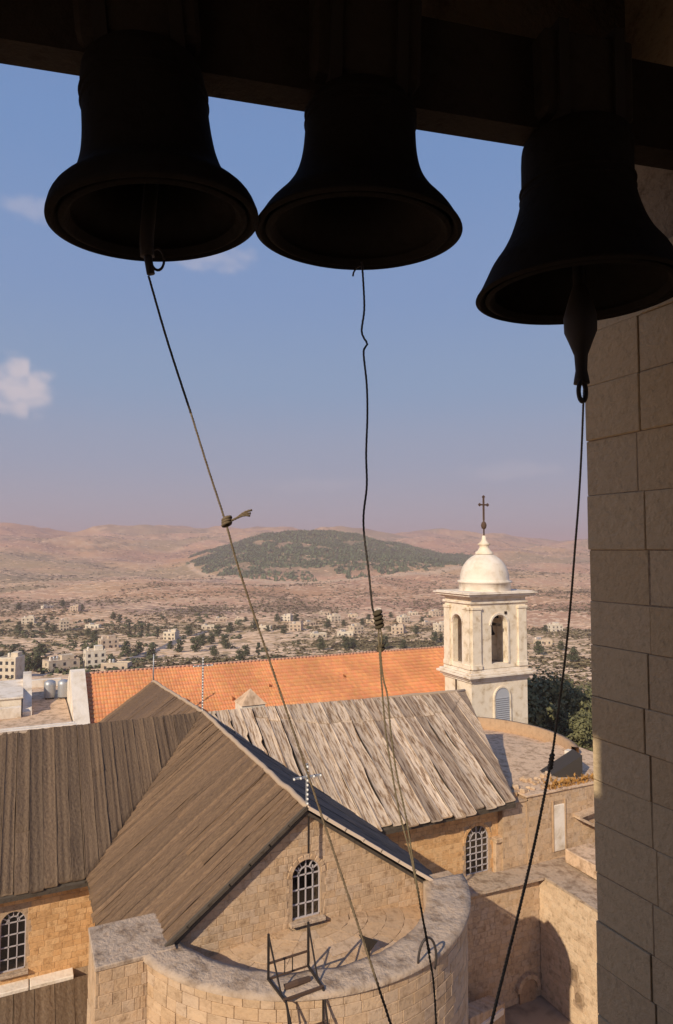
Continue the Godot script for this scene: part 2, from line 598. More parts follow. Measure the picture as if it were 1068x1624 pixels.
func make_cover() -> void:
	var r := RandomNumberGenerator.new()
	r.seed = 501
	# forest on the round hill
	var xf := []
	var cols := []
	var fn := noise(52, 0.007, 4)
	for i in 110000:
		if xf.size() > 30000:
			break
		var az := deg_to_rad(r.randf_range(10.0, 40.0))
		var d := sqrt(r.randf()) * 2200.0 + 1500.0
		var x := sin(az) * d
		var z := -cos(az) * d
		var b := bump_at(x, z)
		var n := fn.get_noise_2d(x, z)
		var ok := b > 0.13 + n * 0.10 and d < 2650.0 and n < 0.27
		if not ok:
			var l2 := rad_to_deg(az) - 33.5
			ok = absf(l2) < 5.5 and absf(d - 2150.0 - l2 * 40.0) < 170.0 - absf(l2) * 14.0 and n > -0.25
		if ok:
			var s := r.randf_range(2.4, 6.4)
			xf.append(Transform3D(Basis(Vector3.UP, r.randf() * TAU).scaled(Vector3(s, s * r.randf_range(1.1, 1.9), s)), Vector3(x, land(x, z) - 0.4, z)))
			var k := r.randf_range(0.7, 1.25)
			cols.append(Color(0.12 * k, 0.16 * k, 0.08 * k))
	scatter("hill_forest", sprig(61, 16, 1.0), mats.scrub, xf, cols)
	get_node("hill_forest").set_meta("label", "dark green pine plantation covering the rounded hill")
	get_node("hill_forest").set_meta("category", "forest")
	# scrub and low stone on the slopes
	xf = []; cols = []
	var xr := []
	var cr := []
	for i in 90000:
		var az := deg_to_rad(r.randf_range(-6.0, 56.0))
		var d := 150.0 * pow(26.0, r.randf())
		var x := sin(az) * d
		var z := -cos(az) * d
		var n := n_patch.get_noise_2d(x, z)
		if r.randf() < (0.42 + n * 1.5) * (1.0 - 0.7 * smoothstep(700.0, 2200.0, d)):
			var s := r.randf_range(0.5, 1.5) * (1.0 + d / 1400.0)
			xf.append(Transform3D(Basis(Vector3.UP, r.randf() * TAU).scaled(Vector3(s * 1.2, s * 0.9, s * 1.2)), Vector3(x, land(x, z) - 0.1, z)))
			var k := r.randf_range(0.7, 1.5)
			cols.append(Color(0.13 * k, 0.105 * k, 0.05 * k))
		elif r.randf() < 0.35:
			var s := r.randf_range(0.5, 1.4) * (1.0 + d / 1800.0)
			xr.append(Transform3D(Basis(Vector3.UP, r.randf_range(-0.5, 0.5) - az).scaled(Vector3(s * r.randf_range(1.5, 4.5), s * 0.55, s * 0.9)), Vector3(x, land(x, z) - 0.15, z)))
			var k := r.randf_range(0.75, 1.15)
			cr.append(Color(0.70 * k, 0.51 * k, 0.355 * k))
	scatter("scrub", sprig(62, 9), mats.scrub, xf, cols)
	get_node("scrub").set_meta("label", "low dry scrub dotted over the hillsides")
	get_node("scrub").set_meta("category", "scrub")
	var xs := []
	var cs := []
	var gn := noise(53, 0.02, 3)
	for i in 9000:
		var az := deg_to_rad(r.randf_range(-5.0, 36.0))
		var d := r.randf_range(300.0, 820.0)
		var x := sin(az) * d
		var z := -cos(az) * d
		if r.randf() < 0.6 and gn.get_noise_2d(x, z) > 0.17 + 0.012 * rad_to_deg(az):
			var s := r.randf_range(1.2, 3.0)
			xs.append(Transform3D(Basis(Vector3.UP, r.randf() * TAU).scaled(Vector3(s, s * r.randf_range(0.8, 1.3), s)), Vector3(x, land(x, z) - 0.2, z)))
			var k := r.randf_range(0.7, 1.3)
			cs.append(Color(0.095 * k, 0.10 * k, 0.045 * k))
	scatter("garden_shrubs", sprig(63, 22, 1.0), mats.scrub, xs, cs)
	get_node("garden_shrubs").set_meta("label", "dark green garden shrubs and orchards among the valley houses")
	get_node("garden_shrubs").set_meta("category", "shrubs")
	var rock := mb()
	box(rock, Vector3.ZERO, Vector3(1.6, 1.4, 1.5), Basis(Vector3(0.3, 1, 0.2).normalized(), 0.5), 0.3)
	rock.generate_normals()
	scatter("field_stones", rock.commit(), mats.scrub, xr, cr)
	get_node("field_stones").set_meta("label", "pale terrace stones scattered along the dry hillsides")
	get_node("field_stones").set_meta("category", "stones")

# crown of many small leaf clumps round a branching trunk; unit size: height 1
func crown_mesh(seed_: int, lobes: int, leaves: int, slim: float, leaf: float) -> ArrayMesh:
	var r := RandomNumberGenerator.new()
	r.seed = seed_
	var st := mb()
	for i in lobes:
		var a := r.randf() * TAU
		var y := r.randf_range(0.22, 0.86)
		var w := slim * (1.0 - absf(y - 0.5) * 1.3)
		var c := Vector3(cos(a), 0, sin(a)) * w * r.randf_range(0.2, 0.9) + Vector3(0, y, 0)
		var rad := slim * r.randf_range(0.32, 0.55)
		for k in leaves:
			var dv := Vector3(r.randfn(), r.randfn() * 0.8, r.randfn()).normalized()
			var p := c + dv * rad * pow(r.randf(), 0.4)
			var nrm := (dv + Vector3(r.randf() - 0.5, r.randf() - 0.2, r.randf() - 0.5)).normalized()
			var u := nrm.cross(Vector3(r.randf() - 0.5, r.randf() - 0.5, 0.3)).normalized()
			var v := nrm.cross(u)
			var s := leaf * r.randf_range(0.6, 1.3)
			face(st, [p + u * s, p + v * s * 0.6, p - u * s, p - v * s * 0.6], nrm)
	st.generate_normals()
	return st.commit()

func trunk_mesh(seed_: int, slim: float) -> ArrayMesh:
	var r := RandomNumberGenerator.new()
	r.seed = seed_
	var st := mb(true)
	tube(st, PackedVector3Array([Vector3(0, -0.05, 0), Vector3(0.01, 0.2, 0), Vector3(-0.01, 0.5, 0.01), Vector3(0, 0.8, 0)]), 0.035, 7, 0.008)
	for i in 7:
		var a := TAU * i / 7.0 + r.randf()
		var y := r.randf_range(0.18, 0.6)
		var e := Vector3(cos(a) * slim * 0.8, y + r.randf_range(0.1, 0.25), sin(a) * slim * 0.8)
		tube(st, PackedVector3Array([Vector3(0, y, 0), e * 0.5 + Vector3(0, y * 0.5 - 0.02, 0), e]), 0.014, 5, 0.004)
	st.generate_normals()
	return st.commit()

func make_tree(label: String, kind: int, at: Vector3, h: float, turn: float, group := "") -> Node3D:
	var t := thing(["round_tree", "cypress_tree", "pine_tree"][kind], label, "tree", at, turn, group)
	var key := "tree%d" % kind
	if not cache.has(key):
		var slim: float = [0.42, 0.13, 0.36][kind]
		cache[key] = [trunk_mesh(70 + kind, slim), crown_mesh(80 + kind, [26, 20, 60][kind], [26, 30, 130][kind], slim, [0.055, 0.035, 0.022][kind])]
	put("trunk", cache[key][0], mats.bark, t).scale = Vector3(h, h, h)
	put("crown", cache[key][1], mats["leaf%d" % [0, 2, 1][kind]], t).scale = Vector3(h, h, h)
	return t

# ------------------------------------------------------------------ masonry
func stone_mesh(w: float, h: float, t: float, ch: float) -> ArrayMesh:
	var key := "s%.2f_%.3f_%.2f_%.3f" % [w, h, t, ch]
	if not cache.has(key):
		var st := mb()
		box(st, Vector3.ZERO, Vector3(w, h, t), Basis.IDENTITY, ch)
		st.generate_normals()
		cache[key] = st.commit()
	return cache[key]

# coursed stones on a vertical face. o: lower left corner on the face; n: outward; ok(u, v0, v1, w) keeps a stone
func courses(parent: Node3D, o: Vector3, u: Vector3, n: Vector3, width: float, v0: float, v1: float, ch: float, keep: Callable, tint: String, tints: int, limit: int, proud := 0.025, sd := 1, sizes := [0.4, 0.5, 0.6, 0.7]) -> int:
	var r := RandomNumberGenerator.new()
	r.seed = sd
	var b := Basis(u, Vector3.UP, n)
	var count := 0
	var rest := {}
	var y := v1 - ch
	while y > v0 - 0.001:
		var x := -r.randf() * 0.4
		while x < width:
			var w: float = sizes[r.randi() % sizes.size()]
			var lift := r.randf_range(-0.006, 0.008)
			var t := r.randi() % tints
			if not keep.call(x, y, y + ch, w):
				w = 0.2
			if keep.call(x, y, y + ch, w):
				var p: Vector3 = o + u * (x + w * 0.5) + Vector3.UP * (y + ch * 0.5) + n * (proud + lift - 0.06)
				var turn := Basis(n, r.randfn() * 0.004)
				if count < limit:
					var s := put("stone_block", stone_mesh(w - 0.012, ch - 0.012, 0.12, 0.012), mats["%s%d" % [tint, t]], parent)
					s.transform = Transform3D(turn * b, p)
					count += 1
				else:
					if not rest.has(t):
						rest[t] = mb()
					box(rest[t], p, Vector3(w - 0.012, ch - 0.012, 0.12), turn * b, 0.01)
			x += w
		y -= ch
	for t in rest:
		made("stonework", rest[t], mats["%s%d" % [tint, t]], parent, "stuff")
	return count

# ------------------------------------------------------------------ arched window: frame, glazing bars, one pane per light
func arch_window(parent: Node3D, at: Vector3, u: Vector3, n: Vector3, w: float, h: float, cols: int, rows: int, bar_w: float, sill: Material, frame_w := 0.07) -> Node3D:
	var win := empty("window", parent)
	var r := w / 2
	var hs := h - r
	var up := Vector3.UP
	var back := at - n * 0.10
	var P := func(x: float, y: float) -> Vector3: return back + u * x + up * y
	# frame
	var st := mb()
	var outer := arch_poly(0, w, 0, h, 16)
	for i in outer.size():
		var a: Vector2 = outer[i]
		var b: Vector2 = outer[(i + 1) % outer.size()]
		if a.distance_to(b) > 0.001:
			bar(st, P.call(a.x, a.y), P.call(b.x, b.y), frame_w, 0.10)
	made("frame", st, mats.lead_bars, win)
	# bars
	st = mb()
	for i in range(1, cols):
		var x := -r + w * i / cols
		var top := hs if absf(x) > r * 0.55 else hs + r * 0.5
		bar(st, P.call(x, 0), P.call(x, top), bar_w, 0.05)
	for i in range(1, rows + 1):
		bar(st, P.call(-r, hs * i / rows), P.call(r, hs * i / rows), bar_w, 0.045)
	for i in 13:
		if i < 12:
			var a0 := PI * i / 12
			var a1 := PI * (i + 1) / 12
			bar(st, P.call(cos(a0) * r * 0.5, hs + sin(a0) * r * 0.5), P.call(cos(a1) * r * 0.5, hs + sin(a1) * r * 0.5), bar_w, 0.05)
	for i in range(1, 6):
		var a := PI * i / 6
		bar(st, P.call(cos(a) * r * 0.5, hs + sin(a) * r * 0.5), P.call(cos(a) * r, hs + sin(a) * r), bar_w, 0.045)
	made("glazing_bars", st, mats.lead_bars, win)
	# panes
	for i in cols:
		for j in rows:
			st = mb()
			var c: Vector3 = P.call(-r + w * (i + 0.5) / cols, hs * (j + 0.5) / rows)
			box(st, c - n * 0.03, Vector3(w / cols - 0.01, hs / rows - 0.01, 0.008), Basis(u, up, n).rotated(u, rng.randfn() * 0.008).rotated(up, rng.randfn() * 0.008))
			made("pane", st, mats.glass, win)
	for i in 6:
		st = mb()
		var a0 := PI * i / 6 + 0.02
		var a1 := PI * (i + 1) / 6 - 0.02
		var poly := PackedVector2Array([Vector2(cos(a0), sin(a0)) * r * 0.52, Vector2(cos(a0), sin(a0)) * r * 0.98, Vector2(cos((a0 + a1) / 2), sin((a0 + a1) / 2)) * r * 0.99, Vector2(cos(a1), sin(a1)) * r * 0.98, Vector2(cos(a1), sin(a1)) * r * 0.52])
		extrude(st, poly, back + up * hs - n * 0.03, u, up, n, 0.008)
		made("pane", st, mats.glass, win)
	for s in [-1, 1]:
		st = mb()
		var q := PackedVector2Array([Vector2(0.02 * s, 0.01)])
		for i in 7:
			var a: float = PI / 2 - s * PI / 2 * i / 6
			q.append(Vector2(cos(a), sin(a)) * r * 0.48 + Vector2(0.01 * s, 0.01))
		extrude(st, q, back + up * hs - n * 0.03, u, up, n, 0.008)
		made("pane", st, mats.glass, win)
	# sill
	st = mb()
	box(st, at + n * 0.10 - up * 0.08, Vector3(w + 0.3, 0.14, 0.36), Basis(u, up, n), 0.02)
	made("sill", st, sill, win)
	return win

# ------------------------------------------------------------------ lead sheets on a slope
# top(i) and bottom(i) give the upper and lower end of the seam number i; every sheet lies between two seams
func sheets(roof: Node3D, count: int, top: Callable, bottom: Callable, n: Vector3, tint: String, roll: float, sd: int, wobble := 0.02, cross_seams := 0) -> void:
	var r := RandomNumberGenerator.new()
	r.seed = sd
	var wn := noise(sd, 0.5, 3)
	var rib := noise(sd + 1, 0.35, 2)
	var ribs: float = {"lead_dark": 0.05, "lead_brown": 0.055, "lead_pale": 0.02, "lead_grey": 0.02}[tint]
	for i in count:
		var t0: Vector3 = top.call(float(i))
		var t1: Vector3 = top.call(float(i + 1))
		var b0: Vector3 = bottom.call(float(i))
		var b1: Vector3 = bottom.call(float(i + 1))
		if t0.distance_to(b0) < 0.3 and t1.distance_to(b1) < 0.3:
			continue
		var over := r.randf_range(-0.08, 0.14) * (2.4 if tint == "lead_pale" else 1.0)
		var gap0 := r.randf_range(0.0, 0.03)
		var gap1 := 1.0 - r.randf_range(0.0, 0.09) * (1.0 if r.randf() < 0.5 else 0.3)
		var side_lift := r.randf_range(0.0, 0.05)
		b0 += (b0 - t0).normalized() * over
		b1 += (b1 - t1).normalized() * over
		var len := t0.distance_to(b0) + 0.01
		var wid := maxf(t0.distance_to(t1), b0.distance_to(b1))
		var cuts := [0.0]
		if tint == "lead_pale" and len > 4.0:
			cuts.append(0.2 + r.randf_range(-0.012, 0.012))
		elif len > 8.0 and r.randf() < 0.12:
			cuts.append(r.randf_range(0.3, 0.7))
		cuts.append(1.0)
		var strip_tint: String = "lead_stained" if tint == "lead_pale" and r.randf() < 0.28 else tint
		var slot := r.randf_range(0.07, 0.18) if tint == "lead_pale" and r.randf() < 0.5 else r.randf_range(0.0, 0.04)
		var slot_at := r.randf_range(0.3, 0.9)
		var slot_w := r.randf_range(0.10, 0.26)
		for piece in cuts.size() - 1:
			var st := mb(true)
			var nu := 10
			var nv := (16 if piece > 0 else 6) if cuts.size() > 2 else 14
			var f0: float = cuts[piece]
			var f1: float = cuts[piece + 1] + (0.006 if piece < cuts.size() - 2 else 0.0)
			var lift := r.randf_range(0.0, 0.02)
			var uo := r.randf() * 9.0
			var grid := []
			for a in nu + 1:
				var row := []
				var fu := lerpf(gap0, gap1, float(a) / nu)
				for c in nv + 1:
					var fv := lerpf(f0, f1, float(c) / nv)
					var fe := fu - slot * (float(a) / nu) * (1.0 - smoothstep(0.3, 1.0, absf(fv - slot_at) / slot_w))
					var p := t0.lerp(t1, fe).lerp(b0.lerp(b1, fe), fv)
					var sag := wn.get_noise_3d(p.x, p.y * 2.0, p.z) * wobble
					var edge := roll * pow(absf(fu * 2.0 - 1.0), 5.0) + side_lift * fu * (0.5 + wn.get_noise_2d(fv * 9.0, i * 7.0))
					var lap := (0.03 * float(c) / nv) if piece < cuts.size() - 2 else 0.0
					row.append(p + n * (0.03 + lift + lap + sag + edge + rib.get_noise_2d((i * 3.1 + fu * wid) * 10.0, fv * 1.5 + i) * ribs))
				grid.append(row)
			for a in nu:
				for c in nv:
					var q := [[a, c], [a + 1, c], [a + 1, c + 1], [a, c + 1]]
					var nn: Vector3 = (grid[a + 1][c] - grid[a][c]).cross(grid[a][c + 1] - grid[a][c])
					if nn.dot(n) > 0.0:
						q.reverse()
					for k in [0, 1, 2, 0, 2, 3]:
						st.set_uv(Vector2(uo + wid * q[k][0] / nu, uo + len * lerpf(f0, f1, float(q[k][1]) / nv)))
						st.add_vertex(grid[q[k][0]][q[k][1]])
			# turned-down lower edge
			var drop := 0.09 if piece == cuts.size() - 2 else 0.04
			for a in nu:
				var p0: Vector3 = grid[a][nv]
				var p1: Vector3 = grid[a + 1][nv]
				st.set_uv(Vector2(uo, uo))
				face(st, [p0, p1, p1 - Vector3(0, drop, 0), p0 - Vector3(0, drop, 0)], b0 - t0)
			st.generate_normals()
			st.generate_tangents()
			put("lead_sheet", st.commit(), mats["%s%d" % [strip_tint, r.randi() % 4]], roof)
		# standing roll between this sheet and the next
		if roll > 0.0 and slot < 0.1:
			var st := mb(true)
			var pts := PackedVector3Array()
			for c in 9:
				pts.append(t1.lerp(b1, c / 8.0) + n * (roll * 0.6 + 0.03))
			tube(st, pts, roll * 0.7, 6)
			made("lead_roll", st, mats["%s%d" % [tint, r.randi() % 4]], roof)

func deck(parent: Node3D, pts: Array, n: Vector3, t: float, m: Material, called := "roof_deck") -> void:
	var st := mb()
	var low := []
	var mid := Vector3.ZERO
	if called == "roof_deck":
		pts = pts.map(func(p): return p - Vector3(0, 0.16, 0))
	for p in pts:
		low.append(p - Vector3(0, t, 0))
		mid += p / pts.size()
	face(st, pts, n)
	face(st, low, -n)
	for i in pts.size():
		var j := (i + 1) % pts.size()
		face(st, [pts[i], pts[j], low[j], low[i]], (pts[i] + pts[j]) * 0.5 - mid)
	made(called, st, m, parent)

# ------------------------------------------------------------------ the church
const RY := 15.2
const RZ := -44.3
const AXIS := 11.0

func valley_w(x: float) -> Vector3:   # west valley of the near arm, x from 3.28 to 11
	var k := (x - 3.28) / 7.72
	return Vector3(x, lerpf(9.5, RY, k), lerpf(-36.35, RZ, k))

func valley_e(x: float) -> Vector3:   # east valley, x from 19.2 down to 11
	var k := (19.2 - x) / 8.2
	return Vector3(x, lerpf(9.5, RY, k), lerpf(-35.35, RZ, k))

func make_church() -> void:
	var ch := thing("church", "limestone cross-shaped church with weathered lead sheet roofs and arched windows", "church")
	var E := Vector3(1, 0, 0)
	var S := Vector3(0, 0, 1)
	var up := Vector3.UP
	# ---- walls
	var st := mb()
	var gable := PackedVector2Array([Vector2(4.2, -3), Vector2(17.9, -3), Vector2(17.9, 10.15), Vector2(AXIS, 14.95), Vector2(4.2, 9.95)])
	holed(st, gable, [[11.14, 1.30, 10.5, 2.4]], Vector3(0, 0, -26.62), E, up, S, 0.7)
	var gw := made("gable_wall", st, mats.mortar, ch)
	courses(gw, Vector3(4.2, 0, -26.62), E, S, 13.7, 9.0, 15.0, 0.30, func(x, y0, y1, w):
		var xa: float = 4.2 + x
		var xb: float = xa + w
		var top_a: float = 14.95 - (AXIS - xa) * 0.735
		var top_b: float = 14.95 - (xb - AXIS) * 0.695
		if y1 > minf(top_a, top_b) + 0.04 or xa < 4.15 or xb > 17.95:
			return false
		if xb > 10.42 and xa < 11.86 and y1 > 10.3 and y0 < 12.35:
			return false
		return Vector2(clampf(11.14, xa, xb) - 11.14, clampf(12.25, y0, y1) - 12.25).length() > 0.74
	, "stone", 5, 260, 0.02, 3)
	# voussoirs and jamb stones round the gable window
	for i in 9:
		var a := PI * (i + 0.5) / 9
		var s := put("arch_stone", stone_mesh(0.245, 0.22, 0.2, 0.02), mats["stone%d" % (i % 5)], gw)
		s.transform = Transform3D(Basis(S, a - PI / 2), Vector3(11.14 + cos(a) * 0.77, 12.25 + sin(a) * 0.77, -26.68))
	arch_window(ch, Vector3(11.14, 10.5, -26.66), E, S, 1.30, 2.4, 4, 3, 0.05, mats.coping)
	# nave south wall
	st = mb()
	holed(st, PackedVector2Array([Vector2(-14, -3), Vector2(4.1, -3), Vector2(4.1, 9.6), Vector2(-14, 9.6)]), [[-0.05, 1.15, 5.45, 2.85], [-6.0, 1.15, 5.45, 2.85]], Vector3(0, 0, -37.05), E, up, S, 0.8)
	var nw := made("nave_wall", st, mats.mortar, ch)
	courses(nw, Vector3(-2.5, 0, -37.05), E, S, 6.6, 4.8, 9.5, 0.29, func(x, y0, y1, w):
		var xa: float = x - 2.5
		if xa + w > 4.15:
			return false
		return not (xa + w > -0.68 and xa < 0.58 and y1 > 5.33 and y0 < 8.42)
	, "orange_stone", 3, 110, 0.02, 4)
	arch_window(ch, Vector3(-0.05, 5.45, -37.1), E, S, 1.15, 2.85, 3, 4, 0.05, mats.coping)
	arch_window(ch, Vector3(-6.0, 5.45, -37.1), E, S, 1.15, 2.85, 3, 4, 0.05, mats.coping)
	# side walls of the near arm, north and east walls, closed all round
	st = mb()
	box(st, Vector3(4.5, 3.2, -32.0), Vector3(0.8, 12.4, 9.9))
	box(st, Vector3(17.5, 3.2, -31.75), Vector3(0.8, 12.4, 8.8))
	box(st, Vector3(8.5, 3.1, -51.7), Vector3(45.0, 12.4, 0.8))
	extrude(st, PackedVector2Array([Vector2(36.3, -3), Vector2(51.3, -3), Vector2(51.3, 9.3), Vector2(44.3, 14.3), Vector2(36.3, 9.0)]), Vector3(-13.8, 0, 0), Vector3(0, 0, -1), up, Vector3(-1, 0, 0), 0.8)
	extrude(st, PackedVector2Array([Vector2(37.5, -3), Vector2(51.3, -3), Vector2(51.3, 9.3), Vector2(44.3, 14.1), Vector2(37.5, 9.4)]), Vector3(30.9, 0, 0), Vector3(0, 0, -1), up, Vector3(1, 0, 0), 0.8)
	made("side_wall", st, mats.stone1, ch)
	# chancel south wall
	st = mb()
	holed(st, PackedVector2Array([Vector2(17.2, -3), Vector2(30.9, -3), Vector2(30.9, 9.5), Vector2(17.2, 9.5)]), [[27.5, 1.88, 4.72, 3.08]], Vector3(0, 0, -36.62), E, up, S, 0.8)
	var cw := made("chancel_wall", st, mats.mortar, ch)
	courses(cw, Vector3(17.9, 0, -36.62), E, S, 13.0, 4.6, 9.4, 0.30, func(x, y0, y1, w):
		var xa: float = x + 17.9
		if xa < 17.85 or xa + w > 30.95:
			return false
		return not (xa + w > 26.48 and xa < 28.52 and y1 > 4.6 and y0 < 7.84)
	, "orange_stone", 3, 300, 0.02, 5)
	for i in 9:
		var a := PI * (i + 0.5) / 9
		var s := put("arch_stone", stone_mesh(0.35, 0.22, 0.2, 0.02), mats["orange_stone%d" % (i % 3)], cw)
		s.transform = Transform3D(Basis(S, a - PI / 2), Vector3(27.5 + cos(a) * 1.05, 6.86 + sin(a) * 1.05, -36.67))
	arch_window(ch, Vector3(27.5, 4.72, -36.67), E, S, 1.88, 3.08, 4, 5, 0.07, mats.coping)
	# shallow pilaster and broken bracket right of the chancel window
	st = mb()
	box(st, Vector3(29.0, 4.5, -36.5), Vector3(0.5, 4.2, 0.36), Basis.IDENTITY, 0.03)
	box(st, Vector3(29.0, 6.75, -36.4), Vector3(0.7, 0.3, 0.55), Basis.IDENTITY, 0.04)
	made("pilaster", st, mats.stone2, ch)
	# ---- roofs
	var slope_s := Vector3(0, 8.2, 5.7).normalized()
	var slope_w := Vector3(-5.7, 7.72, 0).normalized()
	var slope_e := Vector3(5.7, 8.2, 0).normalized()
	# nave, south slope
	var rf := empty("nave_roof", ch)
	deck(rf, [Vector3(-15, RY, RZ), Vector3(AXIS, RY, RZ), Vector3(3.28, 9.5, -36.35), Vector3(-15, 9.5, -36.35)], Vector3.UP, 0.22, mats.lead_edge)
	deck(rf, [Vector3(-15, RY - 0.02, RZ), Vector3(AXIS, RY - 0.02, RZ), Vector3(3.4, 9.5, -52.3), Vector3(-15, 9.5, -52.3)], Vector3.UP, 0.22, mats.lead_edge)
	sheets(rf, 40, func(i): return Vector3(-15.0 + 26.0 * i / 40.0, RY, RZ), func(i):
		var x: float = -15.0 + 26.0 * i / 40.0
		return Vector3(x, 9.48, -36.4) if x < 3.28 else valley_w(x)
	, slope_s, "lead_dark", 0.035, 101, 0.06)
	# near arm, west slope
	rf = empty("transept_roof", ch)
	deck(rf, [Vector3(AXIS, RY, -26.3), Vector3(AXIS, RY, RZ), Vector3(3.28, 9.5, -36.35), Vector3(3.28, 9.5, -29.2), Vector3(5.2, 10.92, -28.6), Vector3(5.2, 10.92, -26.3)], Vector3.UP, 0.16, mats.lead_edge)
	sheets(rf, 44, func(i): return Vector3(AXIS, RY, -26.28 - 18.02 * i / 44.0), func(i):
		var z: float = -26.28 - 18.02 * i / 44.0
		if z > -28.7:
			return Vector3(5.2, 10.92, z)
		if z > -36.35:
			return Vector3(3.26, 9.49, z)
		return valley_w(3.28 + 7.72 * (-36.35 - z) / 7.95)
	, slope_w, "lead_brown", 0.025, 102, 0.05)
	# near arm, east slope
	rf = empty("transept_roof", ch)
	deck(rf, [Vector3(AXIS, RY, -26.3), Vector3(AXIS, RY, RZ), Vector3(19.2, 9.5, -35.35), Vector3(19.2, 9.5, -27.4), Vector3(17.3, 10.8, -26.3)], Vector3.UP, 0.16, mats.lead_edge)
	sheets(rf, 16, func(i): return Vector3(AXIS, RY, -26.28 - 18.02 * i / 16.0), func(i):
		var z: float = -26.28 - 18.02 * i / 16.0
		if z > -27.3:
			return Vector3(17.3, 10.82, z)
		if z > -35.35:
			return Vector3(19.23, 9.48, z)
		return valley_e(19.2 - 8.2 * (-35.35 - z) / 8.95)
	, slope_e, "lead_grey", 0.05, 103, 0.03)
	# far arm
	rf = empty("far_transept_roof", ch)
	var nr := Vector3(AXIS, 13.9, -63.0)
	deck(rf, [Vector3(AXIS, RY, RZ), nr, Vector3(3.4, 8.5, -63.0), Vector3(3.4, 9.5, -52.3)], Vector3.UP, 0.2, mats.lead_edge)
	deck(rf, [Vector3(AXIS, RY, RZ), nr, Vector3(18.6, 8.5, -63.0), Vector3(18.6, 9.5, -52.3)], Vector3.UP, 0.2, mats.lead_edge)
	sheets(rf, 20, func(i): return Vector3(AXIS, RY, RZ).lerp(nr, i / 20.0), func(i):
		var z: float = lerpf(RZ, -63.0, i / 20.0)
		if z > -52.3:
			return Vector3(AXIS, RY, RZ).lerp(Vector3(3.4, 9.5, -52.3), (RZ - z) / 8.0)
		return Vector3(3.4, lerpf(9.5, 8.5, (-52.3 - z) / 10.7), z)
	, Vector3(-5.6, 7.6, -0.5).normalized(), "lead_brown", 0.022, 104, 0.05)
	sheets(rf, 12, func(i): return Vector3(AXIS, RY, RZ).lerp(nr, i / 12.0), func(i):
		var z: float = lerpf(RZ, -63.0, i / 12.0)
		if z > -52.3:
			return Vector3(AXIS, RY, RZ).lerp(Vector3(18.6, 9.5, -52.3), (RZ - z) / 8.0)
		return Vector3(18.6, lerpf(9.5, 8.5, (-52.3 - z) / 10.7), z)
	, Vector3(5.6, 7.6, -0.5).normalized(), "lead_brown", 0.03, 105, 0.05)
	st = mb()
	extrude(st, PackedVector2Array([Vector2(4, -3), Vector2(18, -3), Vector2(18, 8.4), Vector2(AXIS, 13.5), Vector2(4, 8.4)]), Vector3(0, 0, -62.1), E, up, S, 0.7)
	box(st, Vector3(4.4, 2.7, -57.2), Vector3(0.8, 11.4, 10.0))
	box(st, Vector3(17.6, 2.7, -57.2), Vector3(0.8, 11.4, 10.0))
	made("far_transept_wall", st, mats.stone1, ch)
	# chancel, south slope with a swept east end
	rf = empty("chancel_roof", ch)
	var verge := func(x: float) -> Vector3:
		var k: float = clampf((x - 29.7) / 2.5, 0, 1)
		return Vector3(x, lerpf(9.5, 14.7, k), lerpf(-35.35, RZ, k))
	deck(rf, [Vector3(AXIS, RY, RZ), Vector3(32.2, 14.7, RZ), Vector3(29.7, 9.5, -35.35), Vector3(19.2, 9.5, -35.35)], Vector3.UP, 0.28, mats.lead_edge)
	deck(rf, [Vector3(AXIS, RY - 0.02, RZ), Vector3(32.2, 14.68, RZ), Vector3(31.0, 9.5, -52.3), Vector3(18.6, 9.5, -52.3)], Vector3.UP, 0.22, mats.lead_edge)
	sheets(rf, 25, func(i): return Vector3(AXIS + 21.2 * i / 25.0, lerpf(RY, 14.7, i / 25.0), RZ), func(i):
		var x: float = AXIS + 21.2 * i / 25.0
		if x < 19.2:
			return valley_e(x)
		if x > 29.7:
			return verge.call(x)
		return Vector3(x, 9.48, -35.3)
	, slope_s, "lead_pale", 0.06, 106, 0.05)
	# capping along the ridges
	st = mb(true)
	var nz := noise(9, 0.6, 2)
	for ln in [[Vector3(-15, RY, RZ), Vector3(32.2, 14.7, RZ)], [Vector3(AXIS, RY, RZ), Vector3(AXIS, RY, -26.25)], [Vector3(AXIS, RY, RZ), nr]]:
		var pts := PackedVector3Array()
		for i in 41:
			var p: Vector3 = (ln[0] as Vector3).lerp(ln[1], i / 40.0)
			pts.append(p + Vector3(nz.get_noise_2d(p.x, p.z) * 0.05, 0.05 + nz.get_noise_2d(p.z, p.x) * 0.06, 0))
		tube(st, pts, 0.13, 7)
	made("ridge_cap", st, mats.lead_pale1, ch)
	# flashing along the verge of the near gable, in lapped lengths
	for side in [-1.0, 1.0]:
		var foot := Vector3(5.2, 10.92, -26.25) if side < 0 else Vector3(17.1, 10.96, -26.25)
		var apex := Vector3(AXIS, RY, -26.25)
		for i in 7:
			st = mb()
			bar(st, apex.lerp(foot, i / 7.0) + up * 0.03, apex.lerp(foot, (i + 1.05) / 7.0) + up * (0.03 + rng.randf() * 0.03), 0.16, 0.14)
			made("verge_flashing", st, mats.lead_edge if side < 0 else mats.lead_pale2, ch)
	make_apse(ch)

